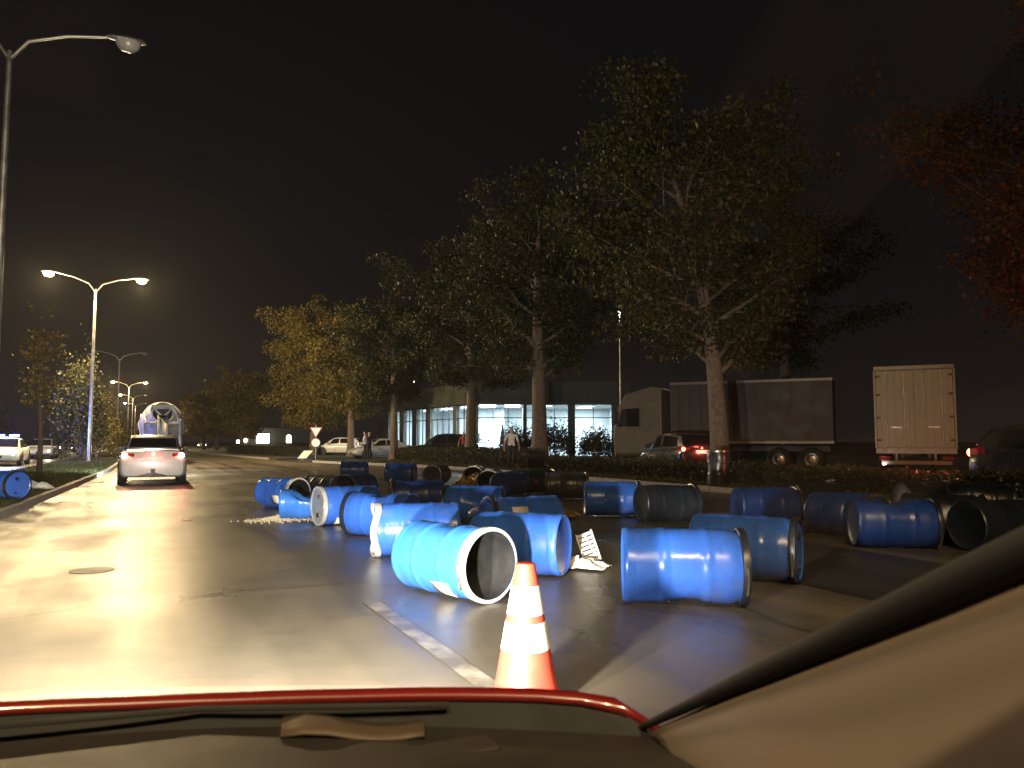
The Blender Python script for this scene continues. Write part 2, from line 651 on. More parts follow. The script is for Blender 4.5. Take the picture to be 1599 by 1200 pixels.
def leaf_mesh(name, P, size, mat, parent, rng, droop=0.3):
    """many small folded leaves at the points P"""
    n = len(P)
    P = np.asarray(P, dtype=np.float64)
    d = rng.normal(size=(n, 3))
    d[:, 2] -= droop
    d /= np.linalg.norm(d, axis=1)[:, None]
    q = rng.normal(size=(n, 3))
    s = np.cross(d, q)
    s /= np.linalg.norm(s, axis=1)[:, None]
    up = np.cross(s, d)
    L = (size * rng.uniform(0.6, 1.25, n))[:, None]
    W = L * rng.uniform(0.30, 0.46, n)[:, None]
    V = np.empty((n, 4, 3))
    V[:, 0] = P
    V[:, 1] = P + d * L * .45 + s * W + up * W * .25
    V[:, 2] = P + d * L
    V[:, 3] = P + d * L * .45 - s * W + up * W * .25
    me = bpy.data.meshes.new(name)
    me.vertices.add(n * 4)
    me.vertices.foreach_set('co', V.reshape(-1))
    me.loops.add(n * 4)
    me.loops.foreach_set('vertex_index', np.arange(n * 4, dtype=np.int32))
    me.polygons.add(n)
    me.polygons.foreach_set('loop_start', np.arange(0, n * 4, 4, dtype=np.int32))
    me.update(calc_edges=True)
    me.materials.append(mat)
    o = bpy.data.objects.new(name, me)
    C.objects.link(o)
    if parent is not None:
        o.parent = parent
    return o


def tree(x, y, H, cr, tr, base, label, leaf, seed, n=12000, size=0.2, lean=0.0, name='broadleaf_tree', group='trees in the row beside the road', shape=1.0, spread=0.36):
    rg = random.Random(seed)
    rng = np.random.default_rng(seed)
    root = empty(name, (x, y, 0.05), 0, label, 'tree', group)
    tk = MB()
    top = H * 0.80
    pts, rad = [], []
    ph = rg.uniform(0, 6)
    for i in range(10):
        t = i / 9
        pts.append((lean * t * t * H + .18 * math.sin(3 * t + ph) * t, .15 * math.cos(2.4 * t + ph) * t, top * t))
        rad.append(tr * (1.25 if i == 0 else 1.0) * (1 - t) ** .75 + 0.03)
    tk.tube(pts, rad, 12)

    def trunk_at(z):
        t = max(0, min(1, z / top)) * 9
        i = min(8, int(t))
        f = t - i
        return Vector(pts[i]).lerp(Vector(pts[i + 1]), f)
    cl = []
    nl = 22
    for i in range(nl):
        u = (i + rg.random()) / nl
        z0 = base + (top - base) * (u ** 1.05) * 0.95
        a = i * 2.399 + rg.uniform(-.5, .5)
        hz = (z0 - base) / (H - base)
        prof = math.sin(PI * min(1, max(0.06, (hz * .86 + .16))) ** shape)
        L = cr * (0.55 + 0.5 * prof) * rg.uniform(.72, 1.12) * (0.35 + .65 * prof)
        s0 = trunk_at(z0)
        dr = Vector((math.cos(a), math.sin(a), rg.uniform(.35, .8)))
        p = s0.copy()
        lp, lr = [p.copy()], [max(.03, tr * .35 * (1 - u * .6))]
        for k in range(4):
            dr2 = (dr + Vector((rg.uniform(-.3, .3), rg.uniform(-.3, .3), rg.uniform(-.1, .25) - k * .06))).normalized()
            p = p + dr2 * L / 4
            lp.append(p.copy())
            lr.append(lr[0] * (1 - (k + 1) / 4.6))
            if k >= 1 or L < 2:
                cl.append((p.copy(), .55 + .3 * rg.random()))
            for _ in range(2):
                tw = (dr2 + Vector((rg.uniform(-1, 1), rg.uniform(-1, 1), rg.uniform(-.7, .6)))).normalized() * L * rg.uniform(.18, .38)
                tk.tube([p, p + tw * .5, p + tw], [lr[-1] * .6, lr[-1] * .4, .008], 4, cap=False)
                cl.append((p + tw, .45 + .4 * rg.random()))
        tk.tube(lp, lr, 6, cap=False)
    for k in range(6):
        cl.append((Vector(pts[-1]) + Vector((rg.uniform(-.6, .6), rg.uniform(-.6, .6), rg.uniform(0, H - top))), .5))
    tk.build('trunk', BARK, root, smooth=60)
    cen = np.array([tuple(c[0]) for c in cl])
    rr = np.array([c[1] for c in cl]) * spread * cr / 2.6
    idx = rng.choice(len(cl), n, p=rr / rr.sum())
    P = cen[idx] + np.clip(rng.normal(size=(n, 3)), -1.7, 1.7) * rr[idx][:, None] * np.array([1, 1, .62])
    P[:, 2] = np.maximum(P[:, 2], base * .82)
    leaf_mesh('crown', P, size, leaf, root, rng)
    return root


tree(16.5, 19.4, 13.2, 4.2, .30, 3.1, 'tall tree with the thick orange-lit trunk and ragged dark crown', LEAF_G, 3, 36000, .145, lean=-.15)
tree(16.1, 31.1, 14.6, 4.1, .36, 3.8, 'tall tree whose pale brown trunk stands before the dim showroom bay', LEAF_G, 5, 30000, .15)
tree(15.9, 39.0, 12.6, 4.0, .30, 3.9, 'tree whose trunk stands left of the brightest showroom window', LEAF_G, 8, 28000, .16)
tree(14.9, 50.0, 11.6, 3.6, .27, 3.8, 'dark leafy tree between the golden tree and the showroom', LEAF_G, 11, 24000, .18)
tree(14.5, 60.5, 12.2, 3.4, .27, 3.0, 'dense tree behind the golden tree, over the parked cars', LEAF_Y, 12, 24000, .18)
tree(12.6, 66.0, 13.6, 3.9, .27, 1.9, 'golden lamplit oval tree at the left end of the tree row', LEAF_Y, 14, 36000, .18, spread=.5)
tree(9.6, 92.0, 10.0, 3.6, .24, 1.6, 'dim round tree beyond the yield sign', LEAF_Y, 21, 9000, .28)
tree(8.2, 108.0, 9.0, 3.6, .24, 1.4, 'small olive tree between the yield sign and the mixer truck', LEAF_Y, 22, 8000, .3)
tree(7.6, 124.0, 8.8, 3.6, .24, 1.2, 'far low tree nearest the mixer truck', LEAF_Y, 23, 7000, .3)
tree(22.5, 11.6, 13.0, 4.6, .3, 3.6, 'dark tree with red-lit leaves above the box truck', LEAF_R, 31, 34000, .135)
tree(30.5, 30.5, 14.5, 4.6, .3, 4.8, 'dark tree standing behind the orange-lit trunk and the lorry', LEAF_G, 33, 26000, .16)
tree(-3.35, 31.0, 6.3, .62, .06, 2.3, 'thin young tree with sparse leaves on the median', LEAF_Y, 41, 520, .15, name='young_tree', group=None, spread=.8)


def bush(x, y, z, rx, rz, label, leaf, seed, n=4000, size=.12, name='bush', group='rounded bushes', cat='bush'):
    rng = np.random.default_rng(seed)
    rg = random.Random(seed)
    root = empty(name, (x, y, z), 0, label, cat, group)
    st = MB()
    cen = []
    for k in range(26):
        a, el = rg.uniform(0, 2 * PI), math.asin(rg.uniform(-.15, 1))
        rr = rg.uniform(.55, .98)
        p = (rx * rr * math.cos(a) * math.cos(el), rx * rr * math.sin(a) * math.cos(el), rz * .42 + rz * .55 * rr * math.sin(el))
        cen.append(p)
        if k < 12:
            st.tube([(0, 0, 0), (p[0] * .4, p[1] * .4, p[2] * .6), p], [.03, .018, .006], 5, cap=False)
    st.build('stem', BARK, root, smooth=60)
    cen = np.array(cen)
    P = cen[rng.integers(0, len(cen), n)] + rng.normal(size=(n, 3)) * np.array([rx, rx, rz]) * .19
    P[:, 2] = np.maximum(P[:, 2], 0.03)
    leaf_mesh('foliage', P, size, leaf, root, rng)
    return root


bush(-3.6, 52.5, .11, 1.35, 5.0, 'tall bush around the foot of the glaring street lamp', LEAF_G, 51, 7000, .16)
bush(-3.2, 60.5, .11, 1.3, 3.6, 'lower bush behind the tall one on the median', LEAF_Y, 52, 5000, .16)
bush(-2.9, 74.0, .11, 1.5, 3.4, 'median bush just left of the mixer truck', LEAF_Y, 53, 4000, .2)
bush(-14.5, 62, 0, 2.2, 4.0, 'dark bush beyond the opposite carriageway', LEAF_G, 54, 5000, .22)
bush(-14.2, 84, 0, 2.6, 4.6, 'dark bush farther along the opposite carriageway', LEAF_G, 55, 5000, .25)
bush(22.0, 45.6, 0, 1.25, 2.1, 'dark round bush before the dim middle showroom bay', LEAF_D, 56, 4500, .13)
bush(24.6, 45.2, 0, 1.3, 2.2, 'larger dark bush in front of the right showroom bay', LEAF_D, 57, 4500, .13)
bush(27.0, 44.0, 0, 1.1, 1.9, 'dark bush at the right end of the showroom', LEAF_D, 58, 4000, .13)


def hedge(x0, y0, x1, y1, h, wd, label, seed, n=26000):
    rng = np.random.default_rng(seed)
    L = math.hypot(x1 - x0, y1 - y0)
    root = empty('hedge', (x0, y0, .10), math.atan2(y1 - y0, x1 - x0), label, 'hedge', 'low hedges along the verge')
    core = MB()
    k = int(L / .5)
    rings = []
    for i in range(k + 1):
        u = L * i / k
        hh = (h - .1) * (1 + .05 * math.sin(u * 1.7) + .04 * math.sin(u * 4.1))
        ww = wd * .40
        rings.append([(u, -ww, 0), (u, ww, 0), (u, ww * .95, hh * .9), (u, ww * .6, hh), (u, -ww * .6, hh), (u, -ww * .95, hh * .9)])
    core.loft(rings)
    core.build('stem', M('hedge_core', (0.02, 0.018, 0.01), .95, bump=.8, bscale=20), root)
    u = rng.uniform(0, L, n)
    side = rng.uniform(0, 1, n)
    a = side * PI
    yy = -np.cos(a) * wd * .5
    zz = np.minimum(np.sin(a) * 1.5, 1) * h * (1 + .05 * np.sin(u * 1.7) + .04 * np.sin(u * 4.1))
    low = rng.random(n) < .45
    yy = np.where(low, np.sign(yy) * wd * .5, yy)
    zz = np.where(low, rng.uniform(.02, 1, n) * h, zz)
    P = np.stack([u, yy, zz], 1) + rng.normal(size=(n, 3)) * .04
    leaf_mesh('foliage', P, .075, LEAF_D, root, rng)
    return root


hedge(14.6, 8, 14.6, 27.2, .5, .9, 'low dark hedge in front of the lorry and box truck', 61)
hedge(14.6, 28.6, 14.4, 46.5, .74, .9, 'low dark hedge between the road and the lit showroom', 62)
hedge(11.0, 60.5, 7.6, 82, .7, .9, 'low dark hedge beyond the yield sign', 63, 16000)

# grass of the median and the verge (nobody could count it)
rng = np.random.default_rng(70)


def grass(name, area, n, h, label, z):
    me_v, me_f = [], []
    pts = area(n)
    a = rng.uniform(0, 2 * PI, n)
    hh = h * rng.uniform(.5, 1.2, n)
    wd = .008 + .006 * rng.random(n)
    ben = rng.normal(size=(n, 2)) * h * .45
    V = np.empty((n, 4, 3))
    ca, sa = np.cos(a) * wd, np.sin(a) * wd
    V[:, 0] = np.stack([pts[:, 0] - ca, pts[:, 1] - sa, np.full(n, z)], 1)
    V[:, 1] = np.stack([pts[:, 0] + ca, pts[:, 1] + sa, np.full(n, z)], 1)
    V[:, 2] = np.stack([pts[:, 0] + ca * .4 + ben[:, 0], pts[:, 1] + sa * .4 + ben[:, 1], z + hh], 1)
    V[:, 3] = np.stack([pts[:, 0] - ca * .4 + ben[:, 0], pts[:, 1] - sa * .4 + ben[:, 1], z + hh], 1)
    me = bpy.data.meshes.new(name)
    me.vertices.add(n * 4)
    me.vertices.foreach_set('co', V.reshape(-1))
    me.loops.add(n * 4)
    me.loops.foreach_set('vertex_index', np.arange(n * 4, dtype=np.int32))
    me.polygons.add(n)
    me.polygons.foreach_set('loop_start', np.arange(0, n * 4, 4, dtype=np.int32))
    me.update(calc_edges=True)
    me.materials.append(GRASS)
    o = bpy.data.objects.new(name, me)
    C.objects.link(o)
    return tag(o, label, 'grass', kind='stuff')


def ar_median(n):
    y = 9 + 62 * rng.random(n) ** 1.6
    xr = np.interp(y, [p[1] for p in LK], [p[0] for p in LK]) - .2
    return np.stack([-4.65 + (xr + 4.65) * rng.random(n), y], 1)


def ar_verge(n):
    y = 8 + 38 * rng.random(n) ** 1.3
    xl = np.interp(y, [p[1] for p in RK], [p[0] for p in RK]) + .3
    return np.stack([xl + (19 - xl) * rng.random(n) ** 1.5, y], 1)


grass('grass', ar_median, 45000, .085, 'short rough grass on the median', .108)
grass('verge_grass', ar_verge, 40000, .09, 'dry rough grass on the verge under the trees', .098)

# ------------------------------------------------------------------ cars
TYRE = M('tyre_rubber', (0.016, 0.016, 0.016), 0.8, var=.3)
RIM = M('alloy_rim', (0.5, 0.5, 0.5), 0.3, 0.9)
CGLASS = M('car_glass', (0.012, 0.012, 0.013), 0.06, var=.1, rvar=.03, spec=.8)
BLACK = M('black_trim', (0.012, 0.012, 0.013), 0.45, var=.2)
PLATE = M('number_plate_white', (0.75, 0.75, 0.72), 0.4, var=.05)
TAIL = M('tail_lens_red', (0.28, 0.01, 0.012), 0.12, var=.1, rvar=.04)
HEADL = M('head_lens', (0.6, 0.6, 0.62), 0.08, .3, var=.1, rvar=.04)


def car_paint(name, col):
    return M(name, col, 0.28, 0.0, var=.08, scale=2.0, rvar=.05, coat=.8)


SED = dict(
    body=[(-2.27, .36, .70, .70), (-2.25, .28, .84, .80), (-2.17, .24, .97, .86), (-2.0, .22, 1.00, .88), (-1.6, .21, 1.01, .89), (-1.0, .20, .97, .90), (0, .2, .94, .90), (.9, .2, .93, .90),
          (1.5, .22, .86, .88), (1.95, .27, .76, .84), (2.16, .33, .66, .77), (2.25, .42, .56, .68)],
    cab=[(-1.72, 1.00, 1.02, .70, .66), (-1.02, .955, 1.36, .79, .61), (-.75, .95, 1.42, .80, .61), (-.1, .93, 1.455, .81, .62), (.42, .93, 1.42, .80, .61), (1.28, .88, .92, .74, .68)],
    wheel=.32, ax=(-1.34, 1.36), tz=.84, bpil=-.12)
HAT = dict(
    body=[(-2.02, .46, .70, .70), (-2.0, .36, .86, .78), (-1.94, .30, .98, .83), (-1.75, .24, 1.02, .86), (-1.0, .20, .98, .87), (0, .2, .95, .87), (.8, .2, .94, .87),
          (1.35, .22, .88, .85), (1.75, .27, .78, .81), (1.95, .33, .67, .74), (2.03, .42, .57, .66)],
    cab=[(-1.92, 1.00, 1.03, .70, .66), (-1.58, .98, 1.42, .76, .60), (-1.2, .97, 1.49, .78, .61), (-.2, .95, 1.52, .79, .62), (.35, .94, 1.47, .78, .61), (1.15, .9, .94, .72, .67)],
    wheel=.31, ax=(-1.25, 1.28), tz=.92, bpil=-.2)
SUV = dict(
    body=[(-2.27, .55, .86, .74), (-2.25, .44, 1.02, .84), (-2.18, .36, 1.14, .90), (-1.95, .30, 1.17, .93), (-1.0, .28, 1.12, .94), (0, .28, 1.10, .94), (.9, .28, 1.09, .94),
          (1.5, .30, 1.03, .92), (1.95, .34, .96, .88), (2.18, .40, .86, .82), (2.27, .5, .74, .74)],
    cab=[(-2.15, 1.15, 1.18, .76, .72), (-1.85, 1.13, 1.62, .82, .68), (-1.4, 1.12, 1.72, .84, .69), (-.2, 1.10, 1.76, .85, .70), (.4, 1.09, 1.70, .84, .69), (1.2, 1.05, 1.09, .78, .72)],
    wheel=.37, ax=(-1.38, 1.42), tz=1.0, bpil=-.2)


def lp(a, b_, t):
    return tuple(a[i] + (b_[i] - a[i]) * t for i in range(3))


def car(label, loc, heading, paint, style=SED, name='car', tail=None, head=None, group=None, cat='car', bar=False, beam=0.0, tail_w=0.0):
    """+y of the root is the way the car faces; tail/head are (colour, strength) when lit"""
    root = empty(name, loc, heading, label, cat, group)
    S = style
    b_ = MB()
    rings = []
    for y, z0, zt, hw in S['body']:
        h = zt - z0
        half = [(hw * .86, z0), (hw * .96, z0 + .10 * h), (hw, z0 + .34 * h), (hw * .995, z0 + .62 * h), (hw * .965, z0 + .84 * h), (hw * .90, z0 + .955 * h), (hw * .62, zt), (hw * .25, zt + .012)]
        rings.append([(x, y, z) for x, z in half] + [(-x, y, z) for x, z in reversed(half)])
    b_.loft(rings)
    for r0 in S['ax']:
        pass
    b_.build('body', paint, root, smooth=35)
    b_ = MB()
    rings = []
    for y, zb, zt, hb, ht in S['cab']:
        half = [(hb, zb - .04), (hb * .985, zb), ((hb + ht) / 2 + .01, (zb + zt) / 2), (ht + .01, zt - .06 * (zt - zb)), (ht * .9, zt), (ht * .4, zt + .02)]
        rings.append([(x, y, z) for x, z in half] + [(-x, y, z) for x, z in reversed(half)])
    b_.loft(rings)
    b_.build('roof', paint, root, smooth=35)
    cb = S['cab']

    def pane(A, B, Cc, D, off, nm):
        q = MB()
        P = [Vector(p) for p in (A, B, Cc, D)]
        nrm = (P[1] - P[0]).cross(P[3] - P[0]).normalized()
        if nrm.dot(Vector(off)) < 0:
            nrm = -nrm
        q.hexa([p - nrm * .02 for p in P] + [p + nrm * .014 for p in P])
        return q.build(nm, CGLASS, root, bevel=.006)

    def edge(st, t, sgn, inset=1.0):
        y, zb, zt, hb, ht = st
        return (sgn * (hb + (ht - hb) * t) * inset, y, zb + (zt - zb) * t)
    r0, r1 = cb[0], cb[1]
    f0, f1 = cb[-1], cb[-2]

    def ends(a, b_2, t, sgn):
        return lp((sgn * a[3] * .94, a[0], a[2] + .022), (sgn * b_2[4] * .98, b_2[0], b_2[2] + .022), t)
    pane(ends(r0, r1, .10, -1), ends(r0, r1, .10, 1), ends(r0, r1, .90, 1), ends(r0, r1, .90, -1), (0, -1, .5), 'rear_window')
    pane(ends(f0, f1, .08, -1), ends(f0, f1, .08, 1), ends(f0, f1, .92, 1), ends(f0, f1, .92, -1), (0, 1, .5), 'windscreen')
    bp = S['bpil']

    def side(y, t, sgn):
        for a, c2 in zip(cb, cb[1:]):
            if a[0] <= y <= c2[0]:
                k = (y - a[0]) / (c2[0] - a[0])
                st = tuple(a[i] + (c2[i] - a[i]) * k for i in range(5))
                return (sgn * (st[3] * (1 - t) + (st[4] + .012) * t + .006), y, st[1] + (st[2] - st[1]) * t)
    yr, yf = cb[1][0] + .10, cb[-2][0]
    for sgn in (-1, 1):
        pane(side(yr, .10, sgn), side(bp - .05, .10, sgn), side(bp - .05, .84, sgn), side(yr + .12, .80, sgn), (sgn, 0, .2), 'side_window')
        pane(side(bp + .05, .10, sgn), side(yf + .38, .12, sgn), side(yf, .80, sgn), side(bp + .05, .84, sgn), (sgn, 0, .2), 'side_window')
        q = MB()
        yv = yf + .42
        hb = cb[-2][3]
        q.tube([(sgn * hb, yv, cb[-1][1] + .08), (sgn * (hb + .14), yv, cb[-1][1] + .1)], .02, 6)
        q.loft([[(sgn * (hb + .08 + k * .17), yv + .09 * s1, cb[-1][1] + .13 + .07 * s2) for s1, s2 in ((-.6, -1), (.6, -.7), (.6, .7), (-.6, 1))] for k in (0, .9, 1.0)])
        q.build('wing_mirror', BLACK, root, bevel=.01)
        for zz, yy in ((.80, bp - .35), (.80, bp + .75)):
            q = MB()
            q.box((sgn * (S['body'][5][3] + .012), yy, S['body'][6][2] - .14), (.02, .17, .025))
            q.build('door_handle', paint, root)
        for yw in S['ax']:
            hw = S['body'][6][3]
            wr = S['wheel']
            q = MB()
            q.T = Matrix.Translation((sgn * (hw - .004), yw, wr + .02)) @ Matrix.Rotation(R(90), 4, 'Y')
            q.lathe([(0, -.03), (wr + .065, -.03), (wr + .065, .008), (wr + .045, .010), (0, .010)], 24)
            q.build('wheel_arch', BLACK, root, smooth=30)
            q = MB()
            q.T = Matrix.Translation((sgn * (hw - .085), yw, wr)) @ Matrix.Rotation(R(90), 4, 'Y')
            q.lathe([(wr * .62, -.105), (wr * .93, -.105), (wr, -.075), (wr, .075), (wr * .93, .105), (wr * .62, .105)], 24)
            ty = q.build('wheel', TYRE, root, smooth=40)
            q = MB()
            q.T = Matrix.Translation((sgn * (hw - .085), yw, wr)) @ Matrix.Rotation(R(90), 4, 'Y')
            q.lathe([(0, .085 * sgn), (wr * .2, .10 * sgn), (wr * .60, .07 * sgn), (wr * .66, .10 * sgn)], 20)
            q.build('rim', RIM, ty, smooth=40)
    # rear: lamps, plate, diffuser, badge
    ye = S['body'][1][0]
    yq = S['body'][2][0]
    tz = S['tz']
    hw = S['body'][1][3]
    for sgn in (-1, 1):
        q = MB()
        q.loft([[(sgn * (hw + .045), yq + .16, tz - .055 + dz) for dz in (0, .15)] + [(sgn * (hw + .045), yq + .30, tz - .02 + dz) for dz in (.14, 0)],
                [(sgn * (hw + .01), ye + .035, tz - .07 + dz) for dz in (0, .16)] + [(sgn * (hw - .02), ye + .16, tz - .05 + dz) for dz in (.16, 0)],
                [(sgn * (hw - .30), ye - .012, tz - .02 + dz) for dz in (0, .09)] + [(sgn * (hw - .30), ye + .1, tz - .02 + dz) for dz in (.09, 0)]])
        tl = q.build('tail_light', TAIL, root, bevel=.008)
        if tail:
            q = MB()
            q.T = Matrix.Translation((sgn * (hw - .06), ye - .002, tz + .01)) @ Matrix.Rotation(R(90), 4, 'X')
            q.lathe([(0.0, .03), (.055, .024), (.078, 0), (.07, -.05)], 16)
            q.build('brake_lamp', E('tail_lit_%d' % int(tail[1]), tail[0], tail[1]), tl, smooth=50)
        # front lamps
        yf2 = S['body'][-2][0]
        hf = S['body'][-2][3]
        zf = S['body'][-2][2] - .03
        q = MB()
        q.loft([[(sgn * (hf + .045), yf2 - .22, zf - .02 + dz) for dz in (-.07, .07)] + [(sgn * (hf + .02), yf2 - .3, zf + .03 + dz) for dz in (.05, -.05)],
                [(sgn * (hf - .02), yf2 + .025, zf - .05 + dz) for dz in (-.07, .06)] + [(sgn * (hf - .06), yf2 - .1, zf + dz) for dz in (.06, -.06)],
                [(sgn * (hf - .34), yf2 + .075, zf - .075 + dz) for dz in (-.04, .04)] + [(sgn * (hf - .34), yf2 - .06, zf - .03 + dz) for dz in (.04, -.04)]])
        hl = q.build('headlight', HEADL, root, bevel=.006)
        if head:
            q = MB()
            q.T = Matrix.Translation((sgn * (hf - .14), yf2 + .065, zf - .05)) @ Matrix.Rotation(R(-90), 4, 'X')
            q.lathe([(0.0, .03), (.045, .024), (.062, 0), (.05, -.05)], 16)
            q.build('bulb', E('headlamp_lit_%d' % int(head[1]), head[0], head[1]), hl, smooth=50)
            if beam:
                light('beam', 'SPOT', (sgn * (hf - .14), yf2 + .13, zf - .04), beam, head[0], hl, (R(88.2), 0, 0), .05, 95, .8)
    q = MB()
    q.box((0, ye - .018, tz - .09 if style is not SUV else tz - .12), (.52, .02, .115))
    q.build('number_plate', PLATE, root, bevel=.004)
    q = MB()
    zb = S['body'][1][1]
    q.loft([[(x, ye - .022 + abs(x) * .06, zb - .045), (x, ye + .12, zb - .06), (x, ye + .12, zb + .06), (x, ye - .024 + abs(x) * .06, zb + .19 - .20 * (abs(x) / .72) ** 4)] for x in (-.72, -.66, -.55, -.4, -.2, 0, .2, .4, .55, .66, .72)])
    q.build('rear_diffuser', BLACK, root, smooth=40)
    q = MB()
    q.lathe([(0, .012), (.045, .010), (.05, 0)], 16)
    bo = q.build('badge', RIM, root, smooth=40)
    bo.location = (0, ye - .004, tz + .055)
    bo.rotation_euler = (R(90), 0, 0)
    q = MB()
    yf3 = S['body'][-1][0]
    q.loft([[(x, yf3 + .012 - abs(x) * .08, S['body'][-1][1] + k) for k in (.0, .13)] + [(x, yf3 - .12, S['body'][-1][1] + k) for k in (.13, 0)] for x in (-.5, -.25, 0, .25, .5)])
    q.build('grille', BLACK, root, smooth=30)
    if tail and tail_w:
        light('tail_glow', 'POINT', (0, ye - .25, tz), tail_w, tail[0], root, size=.12)
    if bar:
        zr = cb[3][2]
        q = MB()
        q.box((0, -.1, zr + .05), (1.1, .22, .05))
        lb = q.build('light_bar', BLACK, root, bevel=.01)
        for sgn in (-1, 1):
            q = MB()
            q.box((sgn * .33, -.1, zr + .125), (.44, .2, .10))
            q.build('beacon', E('beacon_blue_lit', (0.06, 0.12, 1.0), 30.0), lb, bevel=.02)
        light('beacon_glow', 'POINT', (0, -.1, zr + .35), 2400, (.10, .18, 1.0), lb, size=.15)
    return root


WHITE = car_paint('paint_white', (0.74, 0.73, 0.70))
DARK = car_paint('paint_dark', (0.02, 0.021, 0.024))
SILV = car_paint('paint_silver', (0.38, 0.38, 0.38))
DBLUE = car_paint('paint_dark_blue', (0.02, 0.035, 0.06))
RED = car_paint('paint_red', (0.10, 0.006, 0.005))

BRAKE = ((1.0, 0.20, 0.15), 60.0)
car('white saloon car with both brake lights glowing, ahead in the lane', (.16, 26.8, 0), 0, WHITE, SED, tail=BRAKE, head=(COOLW, 30.0), beam=2600, tail_w=5)
HL = ((1.0, 0.96, 0.90), 80.0)
car('oncoming car with dazzling headlights left of the lamp-lit median', (-7.0, 66, 0), PI, SILV, SED, head=HL, beam=60, group='oncoming cars')
car('farther oncoming car, smaller lights behind the dazzling one', (-8.4, 103, 0), PI, SILV, HAT, head=HL, tail=None, group='oncoming cars')
car('police car with a lit blue roof beacon at the left picture edge', (-6.8, 48.6, 0), PI, WHITE, SED, head=((.75, .85, 1.0), 8.0), bar=True, name='police_car')
car('dark off-road car parked left of the brightest showroom window', (17.3, 47.0, 0.0), R(70), DARK, SUV, group='cars parked by the showroom')
car('white car parked behind the hedge beside the person in red', (15.3, 54.6, 0.0), R(95), SILV, SED, group='cars parked by the showroom')
car('pale car waiting beside the yield sign', (15.0, 66.5, .1), R(60), WHITE, HAT, group='cars parked by the showroom')
car('dark off-road car on show inside the brightest showroom bay', (24.3, 58.4, .16), R(160), DBLUE, SUV)
car('dark car with one red tail light glowing beside the orange-lit trunk', (18.6, 24.3, 0.05), R(-12), DARK, HAT, tail=((1.0, .10, .06), 10.0), tail_w=30)
car('dark car with red lights stopped on the verge beyond the windscreen pillar', (16.2, 8.4, 0.1), R(186), DARK, HAT, tail=((1.0, .17, .07), 12.0), tail_w=210)
car('distant car with headlights just right of the mixer truck', (9.8, 160, 0), PI - .2, SILV, SED, head=HL, group='oncoming cars')

# ------------------------------------------------------------------ concrete mixer truck ahead
MIXP = M('mixer_drum_paint', (0.42, 0.40, 0.36), 0.5, 0.1, var=.3, scale=2.0, dirt=(.2, .18, .15))
TRK = M('truck_frame', (0.05, 0.05, 0.05), 0.6)


def wheel(parent, x, y, r, wd, name='wheel'):
    q = MB()
    q.T = Matrix.Translation((x, y, r)) @ Matrix.Rotation(R(90), 4, 'Y')
    q.lathe([(r * .55, -wd / 2), (r * .92, -wd / 2), (r, -wd / 2 + .05), (r, wd / 2 - .05), (r * .92, wd / 2), (r * .55, wd / 2)], 26)
    t = q.build(name, TYRE, parent, smooth=40)
    q = MB()
    q.T = Matrix.Translation((x, y, r)) @ Matrix.Rotation(R(90), 4, 'Y')
    q.lathe([(0, -wd * .3), (r * .2, -wd * .34), (r * .5, -wd * .2), (r * .57, -wd * .46), (r * .57, wd * .46), (r * .5, wd * .2), (r * .2, wd * .34), (0, wd * .3)], 20)
    q.build('rim', RIM, t, smooth=40)
    return t


mx_ = empty('mixer_truck', (.72, 51.2, 0), 0, 'concrete mixer truck with pale round drum ahead of the white car', 'truck')
q = MB()
q.box((-.42, 0, .85), (.14, 8.4, .24))
q.box((.42, 0, .85), (.14, 8.4, .24))
for yy in (-4, -2, 0, 2, 4):
    q.box((0, yy, .85), (.72, .12, .18))
q.build('chassis', TRK, mx_, bevel=.01)
for yy in (-2.9, -1.6, 2.6):
    for xx in (-1.02, 1.02):
        wheel(mx_, xx, yy, .5, .34 if yy > 0 else .5)
q = MB()
q.T = Matrix.Translation((0, -.4, 2.25)) @ Matrix.Rotation(R(77), 4, 'X')
q.lathe([(.0, -2.75), (.55, -2.75), (.95, -2.2), (1.2, -1.2), (1.24, -.3), (1.22, .3), (1.12, 1.1), (.86, 2.0), (.62, 2.7), (.60, 2.9), (.52, 2.9), (.5, 2.6)], 36)
dr_ = q.build('mixing_drum', MIXP, mx_, smooth=40)
for k in range(2):
    q = MB()
    q.T = Matrix.Translation((0, -.4, 2.25)) @ Matrix.Rotation(R(77), 4, 'X')
    pts = []
    for i in range(40):
        t = i / 39
        z = -2.1 + 4.3 * t
        rr = np.interp(z, [-2.2, -1.2, -.3, .3, 1.1, 2.0, 2.7], [.95, 1.2, 1.24, 1.22, 1.12, .86, .62]) + .012
        a = k * PI + t * 7
        pts.append((rr * math.cos(a), rr * math.sin(a), z))
    q.tube(pts, .022, 5)
    q.build('drum_rib', MIXP, dr_, smooth=50)
q = MB()   # rear frame carrying the hopper
for sgn in (-1, 1):
    q.tube([(sgn * .95, -3.9, .95), (sgn * .9, -3.7, 2.3), (sgn * .55, -3.6, 3.2)], .07, 8)
    q.tube([(sgn * .95, -2.2, .95), (sgn * .9, -3.5, 2.5)], .06, 8)
q.tube([(-.9, -3.7, 2.3), (.9, -3.7, 2.3)], .06, 8)
q.build('rear_frame', MIXP, mx_, smooth=40)
q = MB()   # hopper with its dark V mouth
q.loft([[(sx_ * a, -3.55 - b2_ * c2, z) for sx_, b2_ in ((-1, 0), (1, 0), (1, 1), (-1, 1))] for a, c2, z in ((.22, .3, 2.75), (.62, .75, 3.3), (.60, .72, 3.3), (.2, .26, 2.78))], cap=False)
q.build('hopper', MIXP, mx_)
q = MB()
q.add([(-.2, -3.95, 3.02), (.2, -3.95, 3.02), (.05, -3.93, 2.78), (-.05, -3.93, 2.78)], [(0, 1, 2, 3)])
